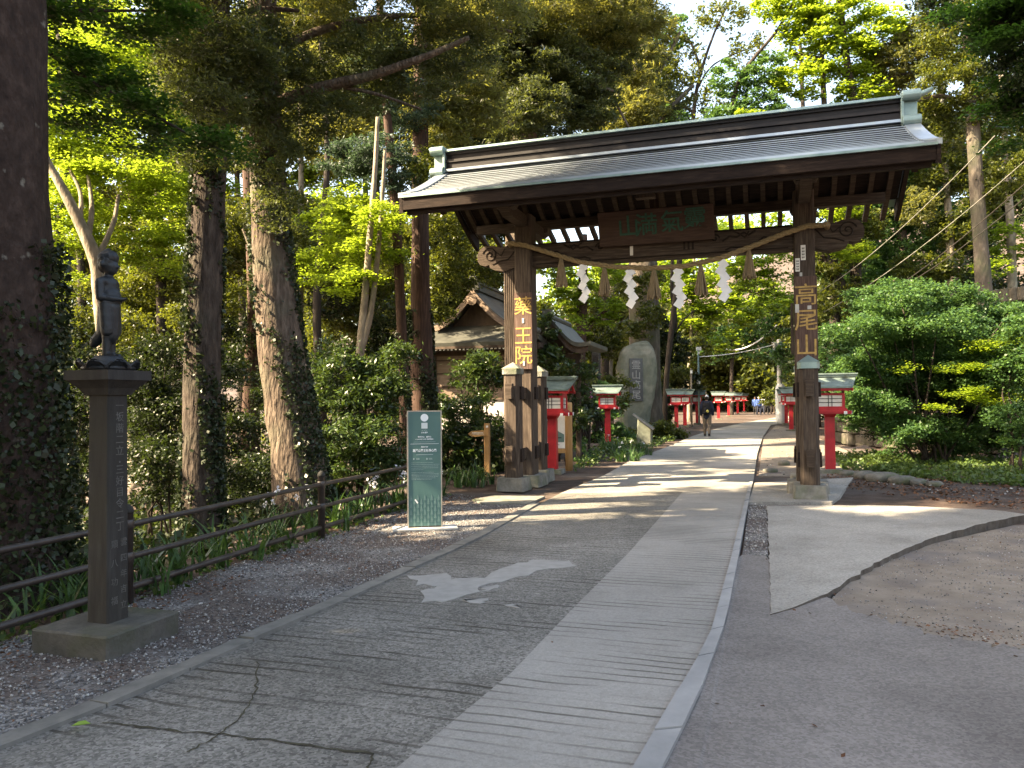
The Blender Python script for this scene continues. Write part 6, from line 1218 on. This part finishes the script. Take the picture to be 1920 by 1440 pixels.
shrub('big spreading maple bush on the right bank, layered blue green leaves', 1750, 18.5, spread(5, 1640, 1900, 560, 640, 60, 22, 2.0, 1.2) + spread(8, 1600, 1910, 610, 720, 70, 24, 2.1, 1.2) + spread(7, 1600, 1900, 690, 790, 60, 24, 2.0, 1.2) + [(1600, 760, -.5, 40, 30, 1.8), (1625, 790, -.6, 40, 22, 2.0), (1690, 810, -1, 50, 18, 1.9), (1590, 700, -.3, 34, 34, 1.8), (1650, 600, 0, 50, 26, 1.8), (1700, 545, .5, 70, 22, 1.8), (1780, 550, .5, 60, 22, 1.6), (1630, 690, 0, 50, 30, 2.0), (1700, 800, -.3, 60, 26, 2.0), (1780, 810, 0, 70, 26, 1.8), (1860, 800, .3, 60, 30, 1.8), (1660, 760, -.6, 50, 26, 1.8), (1740, 840, .8, 90, 18, 1.6), (1850, 845, .8, 70, 18, 1.6)], 'maple_cool', stems=12, name='maple_bush', scale=0.85,
      extra=[('maple_cool', [(1720, 620, 1, 130, 60, 2.0), (1840, 640, 1, 100, 70, 2.0), (1660, 690, .8, 80, 60, 2.0), (1760, 720, .9, 120, 60, 2.0), (1880, 730, 1, 70, 60, 1.8), (1640, 560, 1, 50, 30, 1.5)]), ('broad_dark', [(1720, 790, 1.2, 110, 40, 1.8), (1840, 800, 1.4, 90, 40, 1.8), (1760, 720, 1.5, 120, 50, 1.5)]), ('maple', [(1790, 690, -1.2, 50, 10, 1.3), (1850, 650, -1.2, 50, 14, 1.5), (1900, 640, -1, 40, 16, 1.3), (1800, 735, -1.4, 45, 10, 1.4), (1860, 745, -1.4, 45, 12, 1.3), (1770, 765, -1.4, 26, 9, 1.2), (1700, 690, -1.4, 24, 7, 1.0)])])  # yellow maple sprays paint the bush's sunlit branches into the leaf colour
shrub('drooping dark maple bush at the right edge over the bare bank', 1910, 16.5, [(1900, 780, 0, 50, 30, 1.7), (1920, 830, 0, 50, 20, 1.3), (1890, 700, .5, 40, 40, 1.3), (1950, 650, 0, 60, 90, 1.5)], 'maple_cool', stems=8, name='maple_bush')
shrub('lush green bush around the stone stele, between the map board and the rock monument', 1110, 29.0, [(1085, 780, 0, 30, 26, 2.0), (1100, 820, 0, 34, 24, 2.0), (1135, 765, 0, 34, 26, 1.9), (1155, 815, 0, 30, 24, 1.9), (1180, 830, 0, 30, 16, 1.9), (1125, 730, .5, 40, 14, 1.5), (1110, 850, -1.0, 26, 14, 1.8)], 'maple_cool', stems=6)
shrub('low ferny plant by the map board log post', 1090, 20.5, [(1088, 862, 0, 24, 16, 1.8), (1108, 868, .5, 24, 13, 1.8), (1085, 840, .6, 16, 12, 1.5)], 'maple_cool', stems=3, name='fern')
shrub('shady bush behind the near left lantern, under the porch roof', 1050, 29.5, [(1050, 680, 0, 40, 30, 1.8), (1080, 720, 0, 50, 30, 1.8), (1030, 720, 0, 30, 40, 1.6), (1150, 740, 1, 40, 40, 1.6), (1020, 640, .5, 26, 30, 1.7)], 'broad', stems=5)
shrub('leafy dark bush screening the porch, right beside the left gate post', 1050, 20.3, [(1030, 675, 0, 24, 30, 1.9), (1062, 700, 0, 34, 20, 1.9), (1095, 700, .4, 24, 18, 1.6), (1028, 620, 0, 14, 40, 1.5), (1075, 735, .3, 30, 20, 1.8), (1085, 780, .3, 22, 30, 1.6)], 'glossy', stems=6)
az = shrub('small azalea with pink flowers beside the near left lantern', 1096, 22.5, [(1092, 752, 0, 24, 16, 1.6), (1110, 770, 0, 20, 16, 1.5), (1082, 775, 0, 20, 20, 1.5)], 'broad_dark', stems=4, name='azalea_bush')
P = []
for (px, py) in ((1080, 727), (1086, 731), (1094, 723), (1100, 735), (1097, 729), (1078, 735), (1104, 741), (1090, 737)):
    c = at(px, py, 22.2) - az.location; P.append(np.array(c) + rng.normal(0, 0.045, (26, 3)))
leaves_obj('blossom', [leaf_quads(np.concatenate(P), 0.075, 0.8)], 'pink', az)
shrub('low clipped hedge at the path edge, right of the lectern', 1255, 31, [(1235, 812, 0, 26, 14, 2.6), (1258, 810, 0, 24, 14, 2.6), (1272, 815, 0, 10, 11, 2.4), (1215, 806, 0.5, 20, 16, 2.2), (1180, 815, 0, 22, 16, 2.0), (1245, 799, 0, 26, 7, 2.0)], 'broad', stems=3, name='hedge')
shrub('bank of mixed bushes closing the far left side of the path', 1300, 104, [(1270, 765, 0, 30, 20, 1.8), (1310, 762, 0, 34, 18, 1.8), (1350, 758, 2, 34, 18, 1.8), (1390, 752, 4, 34, 16, 1.8), (1430, 752, 8, 30, 14, 1.7)], 'broad', stems=4)
shrub('dark shrub in the shade between the hedge and the first far lanterns', 1245, 44, [(1240, 740, 0, 20, 28, 1.8), (1250, 775, 0, 14, 18, 1.6)], 'broad_dark', stems=3)
shrub('bushes closing the right side of the far path, behind the utility pole', 1490, 58, [(1480, 740, 0, 30, 30, 1.8), (1510, 760, -4, 30, 30, 1.8), (1455, 745, 8, 30, 18, 1.6), (1540, 740, -8, 40, 50, 1.8), (1560, 680, -6, 50, 30, 1.6)], 'broad', stems=4)
shrub('scrub on the right bank above the stone retaining wall', 1600, 27, [(1590, 700, 0, 50, 40, 1.9), (1620, 640, 1, 50, 40, 1.8), (1660, 780, -1, 40, 24, 1.6), (1560, 650, 2, 40, 40, 1.6), (1640, 740, 0, 40, 40, 1.8)], 'maple_cool', stems=6)
# far woods as one mass
def far_woods(name, blobs, mat, kind='stuff'):
    ch = []
    for (px, py, D, rx, ry, od) in blobs:
        c = at(px, py, D); k = D / FPX; ch.append(blob(c, (rx * k, 3.0, ry * k), od, 0.0052 * D * (1.3 if mat != 'needle' else 2), 0.55, 'semi', clump=0.16 * (rx + ry) * k, flat=0.7))
    N_LEAF[0] += sum(len(x) for x in ch) // 4
    return tag(leaves_obj(name, ch, mat), kind=kind)
B = [(x + rng.uniform(-30, 30), rng.uniform(520, 840), rng.uniform(40, 60), 110, 60, 1.1) for x in range(-200, 850, 55)] + [(x, rng.uniform(640, 730), rng.uniform(85, 110), 80, 50, 2.4) for x in range(1000, 1560, 28)] + [(x, rng.uniform(690, 755), rng.uniform(88, 110), 60, 24, 2.4) for x in range(1200, 1560, 30)] + [(x, rng.uniform(560, 660), rng.uniform(85, 110), 70, 40, 1.2) for x in range(1000, 1540, 50)]
far_woods('distant_woods', B, 'broad')
B = [(x + rng.uniform(-30, 30), rng.uniform(380, 560), rng.uniform(55, 75), 90, 60, 0.8) for x in range(-100, 850, 70)] + [(x, rng.uniform(440, 580), rng.uniform(70, 95), 80, 40, 0.9) for x in range(1000, 1520, 60)]
far_woods('sunlit_distant_woods', B, 'maple')
B = [(x, rng.uniform(250, 620), rng.uniform(50, 62), 90, 80, 1.5) for x in range(1540, 2100, 45)]
B += [(x, rng.uniform(480, 720), rng.uniform(40, 50), 70, 60, 1.5) for x in range(1540, 1700, 30)]
far_woods('hillside_woods', B, 'broad_dark')

# ------------------------------------------------------------------ plants along the fence
def blades(P, h, n, w, lean=0.5):
    """long arching leaf blades, four quads each, from each point of P"""
    V = []
    for p in P:
        for k in range(n):
            a = rng.uniform(0, 6.283); d = np.array([math.cos(a), math.sin(a), 0]); hh = h * rng.uniform(0.6, 1.15); ln = lean * rng.uniform(0.3, 1.3)
            s = np.cross(d, [0, 0, 1.0]); ww = w * rng.uniform(0.7, 1.2); b0 = np.array(p) + rng.normal(0, 0.03, 3) * [1, 1, 0]
            pr = None
            for t in (0, 0.35, 0.65, 0.85, 1.0):
                c = b0 + d * hh * ln * t ** 1.8 + np.array([0, 0, hh * (t - 0.38 * ln * t ** 3)]); x = ww * (1 - t ** 2.5) * 0.5
                e = (c - s * x, c + s * x)
                if pr is not None: V += [pr[0], pr[1], e[1], e[0]]
                pr = e
    return np.array(V, np.float32)
def iris(i, x, y, h, flowers, label):
    g = H(x, y) - 0.02; root = empty('iris_clump', (x, y, g), 0, label, 'plant', 'iris plants along the fence')
    n = 3; P = [(rng.normal(0, .10), rng.normal(0, .12), 0) for _ in range(n)]
    leaves_obj('leaves', [blades(P, h, 7, 0.028, 0.75)], 'iris_leaf', root)
    if flowers:
        m = MB(); Q = []
        for k in range(flowers):
            t = Vector((rng.normal(0.03, .13), rng.normal(0, .14), h * rng.uniform(0.95, 1.25))); m.tube([(t.x * .3, t.y * .3, 0), (t.x * .7, t.y * .7, t.z * .6), t], [0.006, 0.005, 0.004], 5)
            Q.append(np.array(t) + rng.normal(0, 0.020, (9, 3)))
        st_ = m.build('flower_stalks', 'iris_leaf', root, True)
        leaves_obj('flowers', [leaf_quads(np.concatenate(Q), 0.042, 0.7)], 'petal', root)
k = 0
IR = []
for y in np.arange(5.0, 13.2, 0.27):
    IR.append((fence_x(y) - rng.uniform(0.12, 0.35), y))
for i, (x, y) in enumerate(IR):
    fl_ = int(rng.integers(0, 3)) if y > 8.2 else 0
    near = min((('first', 6.24), ('second', 9.12), ('third', 12.05)), key=lambda q: abs(q[1] - y))
    lab = 'tuft of arching iris leaves behind the fence rails' if fl_ == 0 else 'iris tuft with white flowers behind the fence rails'
    iris(i, x, y, rng.uniform(0.38, 0.62) * (1.0 if y > 6 else 0.8), fl_, lab)
for i in range(10):
    p = gnd(rng.uniform(838, 935), rng.uniform(893, 918)); iris(100 + i, p.x - .05, p.y, rng.uniform(0.3, 0.45), 0, 'iris tuft growing between the green sign and the left gate post')
for i in range(14):
    p = gnd(rng.uniform(1130, 1215), rng.uniform(835, 868)); iris(120 + i, p.x, p.y, rng.uniform(0.35, 0.55), int(rng.integers(0, 2)), 'iris tuft at the foot of the second left lantern')
# low leaves creeping along the gravel edge, and ground cover under the big bush
def carpet(name, poly, n, s, hmax, mat, mode='flat'):
    poly = np.array([[p[0], p[1]] for p in poly]); lo, hi = poly.min(0), poly.max(0)
    P = rng.uniform(lo, hi, (n * 3, 2)); P = P[inside(P[:, 0], P[:, 1], poly)][:n]
    d = np.sin(P[:, 0] * 3.1 + P[:, 1]) * np.sin(P[:, 1] * 2.3 - P[:, 0]) ; P = P[d + rng.normal(0, .6, len(P)) > -0.25]
    z = hgt(P[:, 0], P[:, 1]) + rng.uniform(0, hmax, len(P)) * (0.6 + 0.4 * np.sin(P[:, 0] * 5) * np.sin(P[:, 1] * 4)) - 0.01
    return tag(leaves_obj(name, [leaf_quads(np.c_[P, z], s, 0.7, mode)], mat), kind='stuff')
carpet('fence_ground_cover', [(fence_x(y) - 0.45, y) for y in (3.5, 6, 9, 13)] + [(fence_x(y) + 0.10, y) for y in (13, 9, 6, 3.5)], 4200, 0.062, 0.16, 'cover', 'semi')
carpet('bank_ground_cover', [gnd(1560, 858), gnd(1580, 880), gnd(1700, 893), gnd(1800, 905), gnd(1960, 914), gnd(1960, 868), gnd(1800, 862), gnd(1650, 850)], 17000, 0.085, 0.22, 'cover', 'semi')
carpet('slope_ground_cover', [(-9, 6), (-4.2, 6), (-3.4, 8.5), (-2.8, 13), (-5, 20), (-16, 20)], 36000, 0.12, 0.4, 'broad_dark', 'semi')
carpet('roadside_ground_cover', [gnd(1075, 885), gnd(1100, 880), gnd(1215, 845), gnd(1280, 820), gnd(1230, 805), gnd(1090, 850)], 9000, 0.09, 0.25, 'cover', 'semi')
carpet('bank_slope_cover', [(11.6, 25.5), (14, 22), (24, 24), (30, 40), (22, 50), (14, 32)], 60000, 0.20, 0.7, 'maple_cool', 'semi')
carpet('far_bank_cover', [(-60, 95), (120, 95), (160, 160), (-80, 160)], 30000, 0.7, 2.5, 'broad', 'semi')
carpet('shrine_ground_cover', [(-2.0, 15.8), (-0.7, 15.6), (-0.3, 17.0), (-0.6, 20), (-3.5, 20)], 5000, 0.10, 0.25, 'broad_dark', 'semi')
carpet('dry_leaf_litter', [(fence_x(y) - 0.3, y) for y in (3, 6, 9, 13)] + [(fence_x(y) + 0.42, y) for y in (13, 9, 6, 3)], 5200, 0.040, 0.012, 'dead')
carpet('leaf_litter', verge_poly, 2600, 0.030, 0.014, 'dead')
carpet('path_leaf_litter', [gnd(1545, 1118), gnd(1590, 1141), gnd(1660, 1160), gnd(1740, 1184), gnd(1860, 1206), gnd(1940, 1220), gnd(1940, 1190), gnd(1860, 1180), gnd(1740, 1160), gnd(1640, 1130), gnd(1560, 1108)], 420, 0.03, 0.012, 'dead')
carpet('road_debris', [(-1.6, 3.2), (3.5, 3.2), (6, 9), (3, 12.5), (0, 11)], 420, 0.028, 0.03, 'dead')
carpet('bank_leaf_litter', [gnd(1480, 905), gnd(1920, 958), gnd(1920, 912), gnd(1600, 880)], 2600, 0.06, 0.03, 'dead')
lp_ = gnd(150, 1360, 0.036); q = [(-.045, 0), (-.02, .024), (.012, .026), (.05, .004), (.016, -.022), (-.018, -.024)]
leaf = MB().add([(lp_.x + u, lp_.y + v, lp_.z + abs(v) * .5 + u * .1) for u, v in q] + [(lp_.x, lp_.y, lp_.z)], [(i, (i + 1) % 6, 6) for i in range(6)]).build('fallen_leaf', 'lime'); tag(leaf, 'single fresh green leaf lying on the old concrete edge', 'leaf')

# ------------------------------------------------------------------ stone walls and edging stones on the right
def stone_wall(name, label, pts, h, depth, group=None):
    """rough retaining wall of fitted stones along pts, each course and stone slightly off"""
    o = Vector((pts[0][0], pts[0][1], 0)); root = empty(name, o, 0, label, 'wall', group); m = MB(); q = resamp([Vector((*p, 0)) for p in pts], 60)
    L = sum((b - a).length for a, b in zip(q, q[1:])); nrow = max(2, int(h / 0.34)); 
    for r in range(nrow):
        s = -rng.uniform(0, 0.4)
        while s < L:
            w = rng.uniform(0.35, 0.75); t = min(max((s + w / 2) / L, 0), 0.999) * 59; i = int(t); p = q[i].lerp(q[min(i + 1, 59)], t - i); d = (q[min(i + 1, 59)] - q[i]).normalized(); ang = math.atan2(d.y, d.x)
            z = (r + 0.5) * h / nrow; hh = h / nrow * rng.uniform(0.86, 0.97); out = Vector((d.y, -d.x, 0)) * rng.normal(0, 0.025)
            m.cbox(tuple(p - o + out + Vector((0, 0, z + H(p.x - .5, p.y)))), (w * 0.95, depth, hh), min(0.06, hh * .25), ang, rng.uniform(0.92, 1.0)); s += w
    m.build('stones', 'wall_stone', root, bevel=0.02)
stone_wall('retaining_wall', 'low sunlit stone retaining wall at the foot of the right bank', [(13.4, 21.2), (12.2, 23.3), (11.2, 25.3), (11.7, 28), (13.0, 31.2), (15, 35.5)], 1.15, 0.4)
a, b = at(1855, 546, 29), at(1990, 530, 27)
tz = a.z; root = empty('terrace_wall', (a.x, 29, a.z), 0, 'stretch of stacked stone terrace wall high at the right edge', 'wall'); m = MB()
for k in range(9):
    p = a.lerp(b, k / 8) - Vector((a.x, 29, a.z)); m.cbox((p.x, p.y, p.z - 0.25), (0.5, 0.5, 0.5), 0.08); m.cbox((p.x + .2, p.y, p.z - 0.72), (0.5, 0.55, 0.45), 0.08)
m.build('stones', 'wall_stone', root, bevel=0.03)
for k, (px, py, w, h_) in enumerate(((1590, 891, 0.34, 0.09), (1622, 895, 0.50, 0.13), (1655, 900, 0.66, 0.15), (1692, 904, 0.50, 0.12), (1722, 907, 0.36, 0.09), (1470, 872, 0.30, 0.11), (1445, 885, 0.35, 0.08), (1752, 910, 0.30, 0.08))):
    p = gnd(px, py); lab = ['small flat grey stone beside the right lantern', 'rounded pale stone next to the right lantern', 'largest rounded edging stone below the ground cover', 'broad low stone right of the largest edging stone', 'small stone right of the broad low stone', 'small stone lying left of the right gate post', 'flat stone by the kerb left of the right gate post', 'last small stone at the right end of the edging row'][k]
    e = empty('edging_stone', (p.x, p.y, 0), rng.uniform(-.5, .5), lab, 'stone', 'edging stones below the bank')
    loft([(0, 0, w * .42, w * .26, -0.05), (0, 0, w * .5, w * .32, h_ * .3), (0, 0, w * .45, w * .28, h_ * .75), (0.02, 0, w * .25, w * .15, h_), (0.02, 0, w * .06, w * .05, h_ * 1.03)], 14, 2.2, 0.06, k).build('rock', 'edge_stone', e, True)
pass
bpy.context.view_layer.update()
